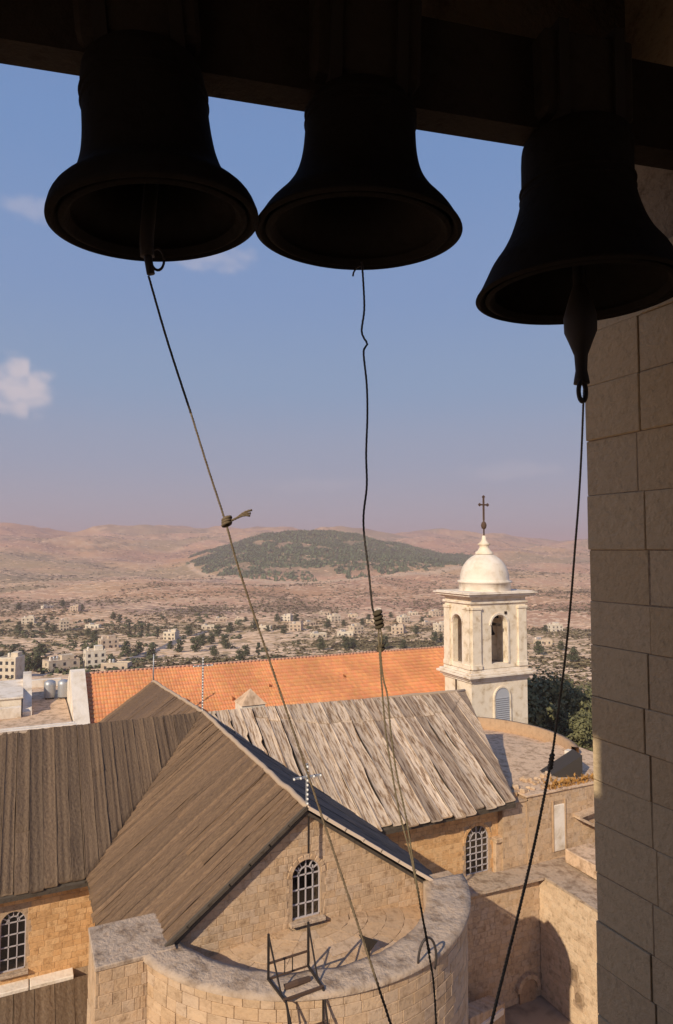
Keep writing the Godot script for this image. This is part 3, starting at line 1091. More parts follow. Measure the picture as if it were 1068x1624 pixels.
func make_apse(ch: Node3D) -> void:
	var up := Vector3.UP
	var C := Vector3(11.54, 0, -28.7)
	var Ci := Vector3(11.28, 0, -28.2)
	# drum
	var st := mb(true)
	lathe(st, [Vector2(7.5, -3), Vector2(7.5, 10.7)], C, 72, Basis.IDENTITY, 0.33, PI + 0.1)
	var drum := made("apse_wall", st, mats.mortar, ch)
	var r := RandomNumberGenerator.new()
	r.seed = 88
	var count := 0
	var rest := {}
	var hgt := 0.42
	var y := 10.86 - hgt
	while y > -3.0:
		var a: float = 0.33 + r.randf() * 0.06
		while a < PI * 0.97:
			var w: float = [0.5, 0.62, 0.74, 0.86][r.randi() % 4]
			var am: float = a + w / 7.55 * 0.5
			var n := Vector3(cos(am), 0, sin(am))
			var b := Basis(Vector3(sin(am), 0, -cos(am)), up, n)
			var p := C + n * (7.46 + r.randf_range(-0.01, 0.012)) + up * (y + hgt / 2)
			var t := r.randi() % 5
			if count < 230:
				put("stone_block", stone_mesh(w - 0.015, hgt - 0.015, 0.16, 0.014), mats["stone%d" % t], drum).transform = Transform3D(b, p)
				count += 1
			else:
				if not rest.has(t):
					rest[t] = mb()
				box(rest[t], p, Vector3(w - 0.015, hgt - 0.015, 0.16), b, 0.012)
			a += w / 7.55
		y -= hgt
	for t in rest:
		made("stonework", rest[t], mats["stone%d" % t], drum, "stuff")
	# broad worn coping round the top, with a gutter inside it
	st = mb(true)
	var nz := noise(17, 0.35, 4)
	var na := 96
	var rows := []
	for i in na + 1:
		var a := lerpf(0.33, PI - 0.02, float(i) / na)
		var d := Vector3(cos(a), 0, sin(a))
		var po := C + d * 7.7
		var pi_ := Ci + d * 5.75
		var row := []
		for k in 7:
			var f := k / 6.0
			var p := po.lerp(pi_, f)
			p.y = 10.96 + 0.05 * sin(f * PI) + nz.get_noise_2d(p.x * 2.0, p.z * 2.0) * 0.08
			row.append(p)
		var pd: Vector3 = row[0]
		row.push_front(Vector3(pd.x, 10.82, pd.z))
		var pe: Vector3 = row[-1]
		row.append(Vector3(pe.x, 9.6, pe.z))
		rows.append(row)
	for i in na:
		for k in rows[0].size() - 1:
			var q := [rows[i][k], rows[i + 1][k], rows[i + 1][k + 1], rows[i][k + 1]]
			var out: Vector3 = up if k > 0 else (q[0] - C) * Vector3(1, 0, 1)
			face(st, q, out)
	for k in rows[0].size() - 2:
		face(st, [rows[0][0], rows[0][k + 1], rows[0][k + 2]], Vector3(0, 0, -1))
	made("apse_coping", st, mats.coping, ch)
	st = mb()
	box(st, Vector3(17.9, 3.8, -26.85), Vector3(1.7, 13.7, 0.9))
	made("apse_shoulder", st, mats.stone1, ch)
	# low stone half-dome between the gable and the gutter, in curved courses
	st = mb(true)
	var ap := empty("apse_roof", ch)
	for ring in 6:
		var r0 := 1.0 + ring * 0.84
		var r1 := r0 + 0.84
		var seg := 6 + ring * 3
		for s in seg:
			var a0 := PI * s / seg
			var a1 := PI * (s + 1) / seg
			st = mb()
			var top := []
			for c in [[r0, a0], [r1, a0], [r1, a1], [r0, a1]]:
				var rr: float = c[0]
				var aa: float = c[1]
				top.append(Vector3(11.28 + cos(aa) * rr, 10.3 - 0.6 * pow(rr / 6.0, 2.0), -26.7 + sin(aa) * rr * 0.66))
			var m: Vector3 = (top[0] + top[2]) * 0.5
			var lowered := []
			for k in 4:
				top[k] = m + (top[k] - m) * 0.985
				lowered.append(top[k] - Vector3(0, 0.3, 0))
			var li := r.randf_range(-0.012, 0.012)
			for k in 4:
				top[k].y += li
			face(st, top, up)
			for k in 4:
				face(st, [top[k], top[(k + 1) % 4], lowered[(k + 1) % 4], lowered[k]], (top[k] + top[(k + 1) % 4]) * 0.5 - m)
			made("stone_block", st, mats["stone%d" % (r.randi() % 5)], ap)
	st = mb(true)
	lathe(st, [Vector2(6.2, 9.56), Vector2(0, 9.6)], Ci, 48, Basis.IDENTITY, -0.2, PI + 0.2)
	made("apse_gutter", st, mats.lead_edge, ch)
	# square pier at the west shoulder of the apse
	st = mb()
	box(st, Vector3(3.6, 3.93, -27.4), Vector3(1.8, 13.86, 2.8))
	var pier := made("apse_pier", st, mats.mortar, ch)
	courses(pier, Vector3(2.7, 0, -26.0), Vector3(1, 0, 0), Vector3(0, 0, 1), 1.8, 4.0, 10.85, 0.42, func(x, _y0, _y1, w): return x > -0.05 and x + w < 1.85, "stone", 5, 60, 0.02, 31, [0.45, 0.5, 0.95])
	courses(pier, Vector3(2.7, 0, -28.8), Vector3(0, 0, 1), Vector3(-1, 0, 0), 2.8, 4.0, 10.85, 0.42, func(x, _y0, _y1, w): return x > -0.05 and x + w < 2.85, "stone", 5, 60, 0.02, 32, [0.5, 0.6, 1.1])
	st = mb()
	box(st, Vector3(4.1, 10.95, -27.38), Vector3(2.9, 0.17, 2.84), Basis.IDENTITY, 0.03)
	made("pier_cap", st, mats.coping, ch)
	# ledge and lean-to at the foot of the nave wall
	st = mb()
	for i in 8:
		box(st, Vector3(-12.4 + i * 2.02, 4.86 + rng.randf_range(-0.02, 0.02), -36.75), Vector3(1.98, 0.2, 0.7), Basis(Vector3.RIGHT, 0.05), 0.03)
	made("ledge", st, mats.plaster_pale, ch)
	var rf := empty("aisle_roof", ch)
	deck(rf, [Vector3(-14, 4.6, -36.6), Vector3(3.6, 4.6, -36.6), Vector3(3.6, 0.6, -29.5), Vector3(-14, 0.6, -29.5)], Vector3.UP, 0.3, mats.lead_edge)
	sheets(rf, 20, func(i): return Vector3(-14.0 + 17.6 * i / 20.0, 4.72, -36.5), func(i): return Vector3(-14.0 + 17.6 * i / 20.0, 0.6, -29.4), Vector3(0, 7.1, 4.1).normalized(), "lead_dark", 0.03, 107, 0.05)
	st = mb()
	box(st, Vector3(-5.6, -1.3, -30.0), Vector3(17.4, 3.6, 0.6))
	made("aisle_wall", st, mats.stone0, ch)
	# iron strap hanging down the gable from the roof cross
	st = mb()
	box(st, Vector3(11.0, 14.15, -26.1), Vector3(0.08, 1.5, 0.05))
	made("iron_strap", st, mats.iron, ch)

# ------------------------------------------------------------------ crosses, basket and wires on the church
func make_roof_fittings() -> void:
	# a cross hung with lamp bulbs: post, crossbar and bulbs
	for c in [[Vector3(11.0, 15.25, -26.3), 1.75, 1.25, "metal cross strung with pale lamp bulbs at the near gable peak"], [Vector3(11.0, 15.2, -44.4), 3.6, 1.3, "tall metal cross strung with pale bulbs where the lead ridges meet"]]:
		var t := thing("roof_cross", c[3], "cross", c[0])
		var st := mb()
		var hh: float = c[1]
		box(st, Vector3(0, hh / 2, 0), Vector3(0.09, hh, 0.07))
		made("post", st, mats.galvanised, t)
		st = mb()
		var ya := hh - 0.55
		box(st, Vector3(0, ya, 0), Vector3(c[2], 0.08, 0.066))
		made("crossbar", st, mats.galvanised, t)
		var spots := []
		var k := 0.12
		while k < hh:
			spots.append(Vector3(0, k, 0.08)); k += 0.19
		for i in 5:
			if i != 2:
				spots.append(Vector3((i - 2) * c[2] * 0.24, ya, 0.08))
		for i in spots.size():
			st = mb(true)
			lathe(st, [Vector2(0, -0.05), Vector2(0.035, -0.04), Vector2(0.052, 0), Vector2(0.04, 0.035), Vector2(0.022, 0.055), Vector2(0, 0.06)], spots[i], 8)
			made("bulb", st, mats.bulb_white, t)
			st = mb(true)
			lathe(st, [Vector2(0.022, 0.05), Vector2(0.026, 0.11), Vector2(0, 0.115)], spots[i], 8)
			made("bulb_holder", st, mats.bulb_cap, t)
	var p := thing("roof_pole", "thin grey pole standing on the far lead gable", "pole", Vector3(11.0, 13.9, -62.9))
	var s2 := mb(true)
	tube(s2, PackedVector3Array([Vector3.ZERO, Vector3(0, 2.5, 0)]), 0.07, 8, 0.05)
	made("shaft", s2, mats.galvanised, p)
	s2 = mb(true)
	lathe(s2, [Vector2(0.16, 0), Vector2(0.16, 0.1), Vector2(0, 0.14)], Vector3(0, -0.03, 0), 10)
	made("foot", s2, mats.galvanised, p)
	# iron hoisting cradle over the apse edge
	var t := thing("iron_cradle", "rusty black iron cradle bolted to the rim of the round apse", "cradle", Vector3(8.85, 11.03, -22.4), 0.06)
	var W := 1.55
	for s in [-0.5, 0.5]:
		var st := mb()
		bar(st, Vector3(W * s, 0, -0.35), Vector3(W * s, 1.55, -0.35), 0.07)
		made("post", st, mats.iron, t)
		st = mb()
		bar(st, Vector3(W * s, 1.5, -0.35), Vector3(W * s * 0.9, 0.0, 0.6), 0.05)
		made("brace", st, mats.iron, t)
		st = mb()
		bar(st, Vector3(W * s, 0.03, -0.4), Vector3(W * s * 0.9, 0.0, 1.0), 0.07)
		made("arm", st, mats.iron, t)
		st = mb()
		bar(st, Vector3(W * s * 0.9, 0.0, 0.98), Vector3(W * s * 0.8, -1.0, 1.5), 0.06)
		made("hanger", st, mats.iron, t)
		st = mb()
		bar(st, Vector3(W * s * 0.88, 0.0, 0.98), Vector3(W * s * 0.8, -1.0, 1.1), 0.045)
		made("hanger", st, mats.iron, t)
		st = mb()
		bar(st, Vector3(W * s * 0.8, -1.0, 1.52), Vector3(W * s * 0.8, -1.0, 1.08), 0.05)
		made("side_rail", st, mats.iron, t)
	for l in [[Vector3(-0.5, 0.55, -0.35), Vector3(0.5, 0.55, -0.35), 0.06], [Vector3(-0.48, 0.02, 0.9), Vector3(0.48, 0.02, 0.9), 0.08], [Vector3(-0.5, 0.03, -0.35), Vector3(0.5, 0.03, -0.35), 0.05]]:
		var st := mb()
		bar(st, l[0] * Vector3(W, 1, 1), l[1] * Vector3(W, 1, 1), l[2])
		made("cross_rail", st, mats.iron_rust, t)
	for i in 5:
		var st := mb()
		bar(st, Vector3(-0.4 * W, -1.0, 1.1 + i * 0.1), Vector3(0.4 * W, -1.0, 1.1 + i * 0.1), 0.05)
		made("floor_bar", st, mats.iron_rust, t)
	for i in 2:
		var st := mb()
		bar(st, Vector3(-0.15 + 0.3 * i, 0.03, -0.35), Vector3(-0.15 + 0.3 * i, 0.55, -0.35), 0.03)
		made("spindle", st, mats.iron, t)
	var st := mb()
	tube(st, PackedVector3Array([Vector3(-0.45, 0, 0.3), Vector3(0, 0.06, 0.35), Vector3(0.5, 0, 0.3)]), 0.11, 8)
	made("winch_drum", st, mats.iron_rust, t)
	# bracket on the half-dome
	var br := thing("iron_bracket", "small dark triangular iron bracket on the half-dome below the window", "bracket", Vector3(12.6, 10.0, -24.0))
	st = mb()
	extrude(st, PackedVector2Array([Vector2(-0.3, 0.8), Vector2(0.45, 0.55), Vector2(0.1, 0.1)]), Vector3.ZERO, Vector3(0.9, 0, 0.4), Vector3.UP, Vector3(-0.4, 0, 0.9), 0.05)
	made("plate", st, mats.iron, br)
	st = mb()
	bar(st, Vector3(0.1, -0.3, 0.02), Vector3(0.1, 0.4, 0.02), 0.06)
	made("stem", st, mats.iron, br)
	# wire hoop on the coping
	var lp := mb(true)
	var pts := PackedVector3Array()
	for i in 15:
		var a := PI * 1.15 * i / 14.0
		pts.append(Vector3(13.75 - cos(a) * 0.42, 10.9 + sin(a) * 0.85, -21.35 - 0.1 * i / 14.0))
	tube(lp, pts, 0.045, 6)
	tag(made("wire_hoop", lp, mats.wire, self), "bent dark pipe hoop standing on the apse coping by the ropes", "hoop")

# ------------------------------------------------------------------ east of the church
func make_east() -> void:
	var up := Vector3.UP
	var E := Vector3(1, 0, 0)
	var S := Vector3(0, 0, 1)
	var t := thing("east_annex", "sunlit stone annex with curved parapet and pale walled-up opening east of the chancel", "building")
	# round end of the church with its parapet
	var st := mb(true)
	var C := Vector3(33.6, 0, -46.0)
	lathe(st, [Vector2(8.9, -4), Vector2(8.9, 10.05), Vector2(8.3, 10.1), Vector2(8.3, 9.0)], C, 64, Basis.IDENTITY, -PI * 0.55, 0.6)
	made("parapet_wall", st, mats.parapet_stone, t)
	st = mb(true)
	lathe(st, [Vector2(8.4, 9.05), Vector2(5.0, 9.4), Vector2(0, 9.7)], C, 48)
	made("apse_terrace", st, mats.flat_roof, t)
	# front block
	st = mb()
	box(st, Vector3(36.9, 3.15, -40.4), Vector3(11.4, 12.3, 8.8))
	var fw := made("front_wall", st, mats.mortar, t)
	st = mb()
	box(st, Vector3(36.85, 9.36, -40.4), Vector3(11.7, 0.13, 9.1), Basis.IDENTITY, 0.02)
	made("terrace", st, mats.flat_roof, t)
	courses(fw, Vector3(31.2, 0, -36.0), E, S, 11.4, 3.0, 9.3, 0.34, func(x, y0, y1, w):
		var xa: float = x + 31.2
		return xa > 31.15 and not (xa + w > 33.35 and xa < 34.55 and y1 > 5.2 and y0 < 8.45)
	, "stone", 5, 200, 0.02, 41)
	st = mb()
	box(st, Vector3(30.3, 3.0, -38.6), Vector3(2.2, 12.0, 5.0))
	box(st, Vector3(30.3, 9.06, -38.6), Vector3(2.4, 0.14, 5.2), Basis.IDENTITY, 0.03)
	var cb := made("corner_block", st, mats.mortar, t)
	courses(cb, Vector3(29.2, 0, -36.1), E, S, 2.2, 4.7, 8.95, 0.34, func(x, _y0, _y1, w): return x > -0.05 and x + w < 2.25, "stone", 5, 60, 0.02, 44)
	st = mb()
	box(st, Vector3(33.95, 6.82, -36.0), Vector3(1.0, 3.1, 0.16), Basis.IDENTITY, 0.02)
	made("blocked_opening", st, mats.plaster_pale, t)
	st = mb()
	box(st, Vector3(33.4, 7.0, -35.94), Vector3(0.1, 3.4, 0.1)); box(st, Vector3(34.5, 7.0, -35.94), Vector3(0.1, 3.4, 0.1))
	made("opening_jamb", st, mats.stone3, t)
	# slanting stone weathering, a niche and a coping bar
	st = mb()
	bar(st, Vector3(35.3, 7.4, -35.7), Vector3(38.2, 5.9, -35.5), 0.7, 0.18)
	bar(st, Vector3(35.3, 7.45, -35.7), Vector3(38.2, 7.75, -35.7), 0.6, 0.16)
	made("stone_hood", st, mats.stone4, t)
	st = mb()
	bar(st, Vector3(34.6, 4.95, -35.6), Vector3(38.4, 5.0, -35.3), 0.7, 0.26)
	made("stone_hood", st, mats.coping, t)
	# small skylight cheek and a chimney on the terrace
	st = mb()
	extrude(st, PackedVector2Array([Vector2(0, 0), Vector2(2.6, 0), Vector2(2.6, 1.55)]), Vector3(34.9, 9.42, -38.0), Vector3(0.93, 0, 0.36).normalized(), up, Vector3(-0.36, 0, 0.93).normalized(), 1.6)
	made("skylight_cheek", st, mats.lead_grey1, t)
	st = mb()
	box(st, Vector3(38.6, 9.95, -39.6), Vector3(0.6, 1.1, 0.6), Basis(up, 0.3), 0.03)
	made("chimney", st, mats.plaster_pale, t)
	# loose rubble along the broken edge of the terrace
	for i in 46:
		st = mb()
		var sz := rng.randf_range(0.15, 0.42)
		var rx := rng.randf_range(30.0, 35.2)
		box(st, Vector3(rx, 9.42 + sz * 0.25 - (0.3 if rx < 31.2 else 0.0), rng.randf_range(-38.6, -36.3)), Vector3(sz * 1.4, sz * 0.8, sz), Basis(Vector3(rng.randfn(), 2.0, rng.randfn()).normalized(), rng.randf() * 3.0), sz * 0.15)
		made("rubble_stone", st, mats["stone%d" % (i % 5)], t)
	# rust coloured weeds along the front edge: leaf tufts
	st = mb()
	var r := RandomNumberGenerator.new()
	r.seed = 321
	for i in 900:
		var p := Vector3(r.randf_range(33.2, 41.5), 9.42 + r.randf() * r.randf() * 0.55, -36.4 + r.randf_range(-0.5, 0.4))
		var u := Vector3(r.randf() - 0.5, r.randf() * 0.8, r.randf() - 0.5).normalized() * 0.16
		var v := Vector3(r.randf() - 0.5, r.randf() - 0.5, r.randf() - 0.5).normalized() * 0.07
		face(st, [p - u, p + v, p + u, p - v], S)
	var wd := made("dry_weeds", st, mats.rust_weed, self, "stuff")
	tag(wd, "rust coloured dry weeds along the edge of the annex terrace", "weeds")
	# low terrace at the foot of the chancel, wall running towards the viewer
	var cw := thing("courtyard_wall", "thick stone courtyard wall with flat grey top and two slit openings", "wall")
	st = mb()
	var top := PackedVector2Array([Vector2(18.0, -36.6), Vector2(34.4, -36.0), Vector2(34.4, -22.0), Vector2(31.1, -22.0), Vector2(31.1, -34.3), Vector2(18.0, -34.9)])
	extrude(st, top, Vector3(0, 4.78, 0), E, S, up, 0.16)
	made("coping", st, mats.coping, cw)
	st = mb()
	box(st, Vector3(24.6, 0.75, -35.75), Vector3(13.2, 7.7, 1.6))
	var sw := made("south_face", st, mats.mortar, cw)
	courses(sw, Vector3(18.0, 0, -34.95), E, S, 13.2, -3.0, 4.6, 0.36, func(x, _y0, _y1, _w): return x > -0.1 and x < 13.0, "stone", 5, 200, 0.02, 42)
	st = mb()
	var W := Vector3(-1, 0, 0)
	holed(st, PackedVector2Array([Vector2(-34.9, -4), Vector2(-22.0, -4), Vector2(-22.0, 4.6), Vector2(-34.9, 4.6)]), [[-31.95, 0.46, -0.45, 0.75], [-31.65, 0.55, -1.75, 0.8]], Vector3(31.16, 0, 0), S, up, W, 1.0)
	var ww := made("west_face", st, mats.mortar, cw)
	courses(ww, Vector3(31.16, 0, -34.9), S, W, 12.9, -3.2, 4.6, 0.36, func(x, y0, y1, w):
		var za: float = x - 34.9
		if za < -34.95:
			return false
		return not (za + w > -32.2 and za < -31.7 and y1 > -0.45 and y0 < 0.3) and not (za + w > -31.95 and za < -31.35 and y1 > -1.75 and y0 < -0.95)
	, "bright_stone", 3, 280, 0.02, 43)
	st = mb()
	box(st, Vector3(33.3, 0.65, -28.5), Vector3(2.2, 7.8, 12.8))
	made("core", st, mats.mortar, cw)
	# white chest-like block on the wall top
	st = mb()
	box(st, Vector3(34.6, 5.4, -32.5), Vector3(2.2, 0.9, 5.0), Basis.IDENTITY, 0.05)
	tag(made("rooftop_block", st, mats.flat_roof, self), "pale plastered block on the courtyard wall beside the stone jamb", "block")
	# stair in the yard and an arched door
	var sr := thing("yard_stair", "shaded stone stair with pale edge in the sunken yard beside the apse", "stair")
	for i in 12:
		st = mb()
		box(st, Vector3(22.6 + i * 0.36, -2.2 + (11 - i) * 0.13, -31.6 - i * 0.2), Vector3(0.4, 1.7 + (11 - i) * 0.05, 1.1), Basis(up, 0.5), 0.01)
		made("step", st, mats["stone%d" % (i % 5)], sr)
	st = mb()
	bar(st, Vector3(22.3, -0.3, -30.8), Vector3(26.6, -1.6, -33.2), 0.26, 0.3)
	made("stair_coping", st, mats.plaster_pale, sr)
	var dr := thing("yard_door", "arched stone doorway at the bottom of the shaded yard", "doorway", Vector3(30.0, -3.3, -34.85))
	for i in 9:
		var a := PI * (i + 0.5) / 9
		put("arch_stone", stone_mesh(0.3, 0.28, 0.3, 0.02), mats["stone%d" % (i % 5)], dr).transform = Transform3D(Basis(S, a - PI / 2), Vector3(cos(a) * 0.8, 1.1 + sin(a) * 0.8, 0.06))
	st = mb()
	extrude(st, arch_poly(0, 1.34, -0.5, 2.25), Vector3(0, 0, 0.04), E, up, S, 0.06)
	made("door_leaf", st, mats.parapet_stone, dr)

# ------------------------------------------------------------------ tiled convent church, dome tower, flat roofs
func make_convent() -> void:
	var up := Vector3.UP
	var E := Vector3(1, 0, 0)
	var S := Vector3(0, 0, 1)
	var t := thing("convent_church", "long convent church with bright orange tiled roof behind the lead roofs", "church")
	var st := mb()
	box(st, Vector3(27.5, 2.6, -71.6), Vector3(43.5, 13.2, 15.0))
	made("wall", st, mats.plaster_pale, t)
	var A := Vector3(5.8, 13.5, -71.6)
	var rf := empty("roof", t)
	deck(rf, [A, Vector3(49.5, 13.5, -71.6), Vector3(49.5, 9.3, -63.6), Vector3(5.8, 9.3, -63.6)], up, 0.2, mats.tile_bed)
	deck(rf, [A - up * 0.02, Vector3(49.5, 13.48, -71.6), Vector3(49.5, 9.3, -79.6), Vector3(5.8, 9.3, -79.6)], up, 0.2, mats.tile_bed)
	# interlocking tiles
	st = mb(true)
	for i in 6:
		var x0 := -0.15 + 0.3 * i / 6
		var x1 := -0.15 + 0.3 * (i + 1) / 6
		var h0 := 0.03 * absf(sin((x0 / 0.3 + 0.5) * PI))
		var h1 := 0.03 * absf(sin((x1 / 0.3 + 0.5) * PI))
		quad(st, Vector3(x0, h0 + 0.01, -0.33), Vector3(x1, h1 + 0.01, -0.33), Vector3(x1, h1 + 0.12, 0.33), Vector3(x0, h0 + 0.12, 0.33))
		quad(st, Vector3(x0, h0 + 0.12, 0.33), Vector3(x1, h1 + 0.12, 0.33), Vector3(x1, -0.01, 0.33), Vector3(x0, -0.01, 0.33))
	st.generate_normals()
	var mm := MultiMesh.new()
	mm.transform_format = MultiMesh.TRANSFORM_3D
	mm.use_colors = true
	mm.mesh = st.commit()
	var r := RandomNumberGenerator.new()
	r.seed = 71
	var rows := 15
	var cols := 145
	mm.instance_count = rows * cols
	var dn := Vector3(0, -4.2, 8.0).normalized()
	var nrm := Vector3(0, 8.0, 4.2).normalized()
	var b := Basis(E, nrm, dn)
	var pn := noise(72, 0.05, 3)
	for j in rows:
		for i in cols:
			var p := A + E * (0.15 + i * 0.3) + dn * (0.28 + j * 0.6) + nrm * 0.01
			mm.set_instance_transform(j * cols + i, Transform3D(b.rotated(E, r.randfn() * 0.006), p))
			var k := r.randf_range(0.9, 1.08) * (1.0 + pn.get_noise_2d(i, j * 1.5) * 0.25)
			mm.set_instance_color(j * cols + i, Color(0.70 * k, 0.30 * k * r.randf_range(0.92, 1.1), 0.13 * k))
	var mi := MultiMeshInstance3D.new()
	mi.multimesh = mm
	mi.material_override = mats.tile
	mi.name = "roof_tiles"
	rf.add_child(mi)
	mi.set_meta("kind", "stuff")
	st = mb(true)
	for i in 100:
		tube(st, PackedVector3Array([A + E * (i * 0.437) + up * 0.08, A + E * (i * 0.437 + 0.47) + up * 0.10]), 0.14, 7)
	made("ridge_tiles", st, mats.pink_roof, rf, "stuff")
	for p in [[15.0, 0.62], [19.6, 0.66], [33.0, 0.45], [24.0, 0.5]]:
		st = mb()
		var q: Vector3 = A + E * (p[0] - 5.8) + dn * 9.0 * p[1]
		extrude(st, PackedVector2Array([Vector2(-0.25, 0), Vector2(0.25, 0), Vector2(0, 0.42)]), q + dn * 0.2, E, up, S, 0.7)
		made("roof_vent", st, mats.tile_bed, t)
	# raised white gable at the west end
	st = mb()
	extrude(st, PackedVector2Array([Vector2(71.6, 0), Vector2(62.4, 0), Vector2(62.4, 8.9), Vector2(63.4, 9.75), Vector2(71.0, 13.95), Vector2(71.6, 14.1), Vector2(72.2, 13.95), Vector2(80.0, 9.75), Vector2(80, 0)]), Vector3(5.75, 0, 0), Vector3(0, 0, -1), up, E, 1.35)
	made("gable_wall", st, mats.plaster_pale, t)
	# ---------- tower
	var tw := thing("dome_tower", "cream square bell tower with arched belfry, white dome and cross", "bell tower")
	var x0 := 43.26
	var x1 := 50.7
	var z0 := -58.26
	var z1 := -63.1
	var cx := (x0 + x1) / 2
	var cz := (z0 + z1) / 2
	var sx := x1 - x0
	var sz := z0 - z1
	st = mb()
	box(st, Vector3(cx, 4.5, cz), Vector3(sx + 0.1, 16.2, sz + 0.1))
	made("base", st, mats.plaster, tw)
	st = mb()
	extrude(st, arch_poly(0, 2.0, 0, 4.05, 14), Vector3(47.2, 7.05, z0 + 0.13), E, up, S, 0.12)
	var bs0 := made("blue_shutter", st, mats.blue_shutter, tw)
	for i in 13:
		st = mb()
		box(st, Vector3(47.2, 7.3 + i * 0.22, z0 + 0.15), Vector3(1.8, 0.16, 0.05), Basis(E, 0.5))
		made("slat", st, mats.blue_shutter, bs0)
	st = mb()
	var sa := arch_poly(47.2, 2.16, 7.0, 4.18, 14)
	for i in range(1, sa.size()):
		var q: Vector2 = sa[(i + 1) % sa.size()]
		bar(st, Vector3(sa[i].x, sa[i].y, z0 + 0.12), Vector3(q.x, q.y, z0 + 0.12), 0.18, 0.16)
	made("shutter_surround", st, mats.plaster, tw)
	st = mb()
	box(st, Vector3(x0 - 0.13, 6.2, -60.9), Vector3(0.13, 12.4, 0.15))
	made("drain_pipe", st, mats.iron_rust, tw)
	# belfry: four arched walls
	var y0 := 13.2
	var y1 := 20.8
	var openings := [[Vector3(cx, 0, z0), E, S, sx, 2.1], [Vector3(cx, 0, z1), -E, -S, sx, 2.1], [Vector3(x0, 0, cz), S, -E, sz, 1.75], [Vector3(x1, 0, cz), -S, E, sz, 1.75]]
	for o in openings:
		st = mb()
		var w: float = o[3] - (0.0 if o[3] > 6 else 1.3)
		var u: Vector3 = o[1]
		var n: Vector3 = o[2]
		holed(st, PackedVector2Array([Vector2(-w / 2, y0), Vector2(w / 2, y0), Vector2(w / 2, y1), Vector2(-w / 2, y1)]), [[0.0, o[4], y0 + 0.5, 5.2]], o[0], u, up, n, 0.65)
		made("belfry_wall", st, mats.plaster, tw)
		var W: float = o[3]
		for s in [-1, 1]:
			st = mb()
			var c: Vector3 = o[0] + u * s * (W / 2 - 0.62) + n * 0.06
			var bs := Basis(u, up, n)
			box(st, c + up * (y0 + 3.2), Vector3(1.1, 6.4, 0.3), bs)
			box(st, c + up * (y0 + 6.5), Vector3(1.32, 0.3, 0.5), bs, 0.05)
			box(st, c + up * (y0 + 0.3), Vector3(1.3, 0.5, 0.44), bs, 0.04)
			made("pilaster", st, mats.plaster, tw)
		st = mb()
		var am := arch_poly(0, o[4] + 0.3, y0 + 0.5, 5.35, 14)
		for i in range(1, am.size() - 1):
			bar(st, o[0] + u * am[i].x + up * am[i].y + n * 0.02, o[0] + u * am[i + 1].x + up * am[i + 1].y + n * 0.02, 0.22, 0.2)
		made("arch_moulding", st, mats.plaster_pale, tw)
	# mouldings, stacked
	for c in [[12.0, 0.25, 0.22], [12.27, 0.25, 0.45], [12.53, 0.24, 0.75], [12.76, 0.2, 0.5], [13.0, 0.3, 0.15], [20.3, 0.25, 0.2], [20.9, 0.2, 0.35], [21.1, 0.2, 0.75], [21.29, 0.14, 0.95], [21.42, 0.1, 0.7]]:
		st = mb()
		box(st, Vector3(cx, c[0], cz), Vector3(sx + c[2] * 2, c[1], sz + c[2] * 2), Basis.IDENTITY, 0.03)
		made("cornice", st, mats.plaster_pale, tw)
	st = mb()
	box(st, Vector3(cx, 20.45, cz), Vector3(sx - 0.2, 0.6, sz - 0.2))
	made("ceiling", st, mats.plaster_pale, tw)
	st = mb(true)
	var R := 2.72
	var prof := [Vector2(R + 0.15, 21.4), Vector2(R + 0.15, 22.3), Vector2(R + 0.3, 22.35), Vector2(R + 0.3, 22.55), Vector2(R, 22.6)]
	for i in 13:
		var a := PI / 2 * i / 12
		prof.append(Vector2(maxf(cos(a) * R, 0.0), 22.75 + sin(a) * 2.9))
	lathe(st, prof, Vector3(cx, 0, cz), 40)
	made("dome", st, mats.plaster_pale, tw)
	st = mb(true)
	lathe(st, [Vector2(1.0, 25.5), Vector2(1.0, 25.72), Vector2(0.75, 25.9), Vector2(0.5, 26.3), Vector2(0.55, 26.5), Vector2(0.75, 26.62), Vector2(0.5, 26.8), Vector2(0.28, 27.1), Vector2(0.2, 27.6), Vector2(0, 27.6)], Vector3(cx, 0, cz), 24)
	made("finial", st, mats.plaster, tw)
	st = mb(true)
	lathe(st, [Vector2(0.09, 27.4), Vector2(0.08, 28.3), Vector2(0.25, 28.45), Vector2(0.33, 28.75), Vector2(0.25, 29.05), Vector2(0.1, 29.2), Vector2(0.07, 30.2), Vector2(0, 30.2)], Vector3(cx, 0, cz), 14)
	made("orb", st, mats.iron_rust, tw)
	st = mb()
	box(st, Vector3(cx, 30.7, cz), Vector3(0.17, 2.6, 0.15)); box(st, Vector3(cx, 31.1, cz), Vector3(1.1, 0.17, 0.148))
	for q in [Vector3(0, 32.0, 0), Vector3(0.55, 31.1, 0), Vector3(-0.55, 31.1, 0)]:
		box(st, Vector3(cx, 0, cz) + q, Vector3(0.27, 0.27, 0.146), Basis(S, PI / 4))
	made("cross", st, mats.iron_rust, tw)
	# bells inside
	for s in [[0.0, 16.6, 0.85], [0.9, 18.4, 0.5]]:
		var bl := thing("belfry_bell", "small dark bell hanging in the arches of the dome tower" if s[2] > 0.6 else "smallest dark bell hung above another inside the dome tower", "bell", Vector3(cx + s[0], s[1], cz + 0.6))
		st = mb(true)
		var k: float = s[2]
		lathe(st, [Vector2(0.8 * k, 0), Vector2(0.85 * k, 0.05 * k), Vector2(0.6 * k, 0.5 * k), Vector2(0.48 * k, 1.1 * k), Vector2(0.3 * k, 1.35 * k), Vector2(0, 1.4 * k)], Vector3.ZERO, 20)
		made("shell", st, mats.bronze, bl)
		st = mb()
		box(st, Vector3(0, 1.45 * k, 0), Vector3(0.3, 0.3, 3.8))
		made("headstock", st, mats.beam_wood, bl)
	# pale pyramid lantern in front of the tiles
	st = mb()
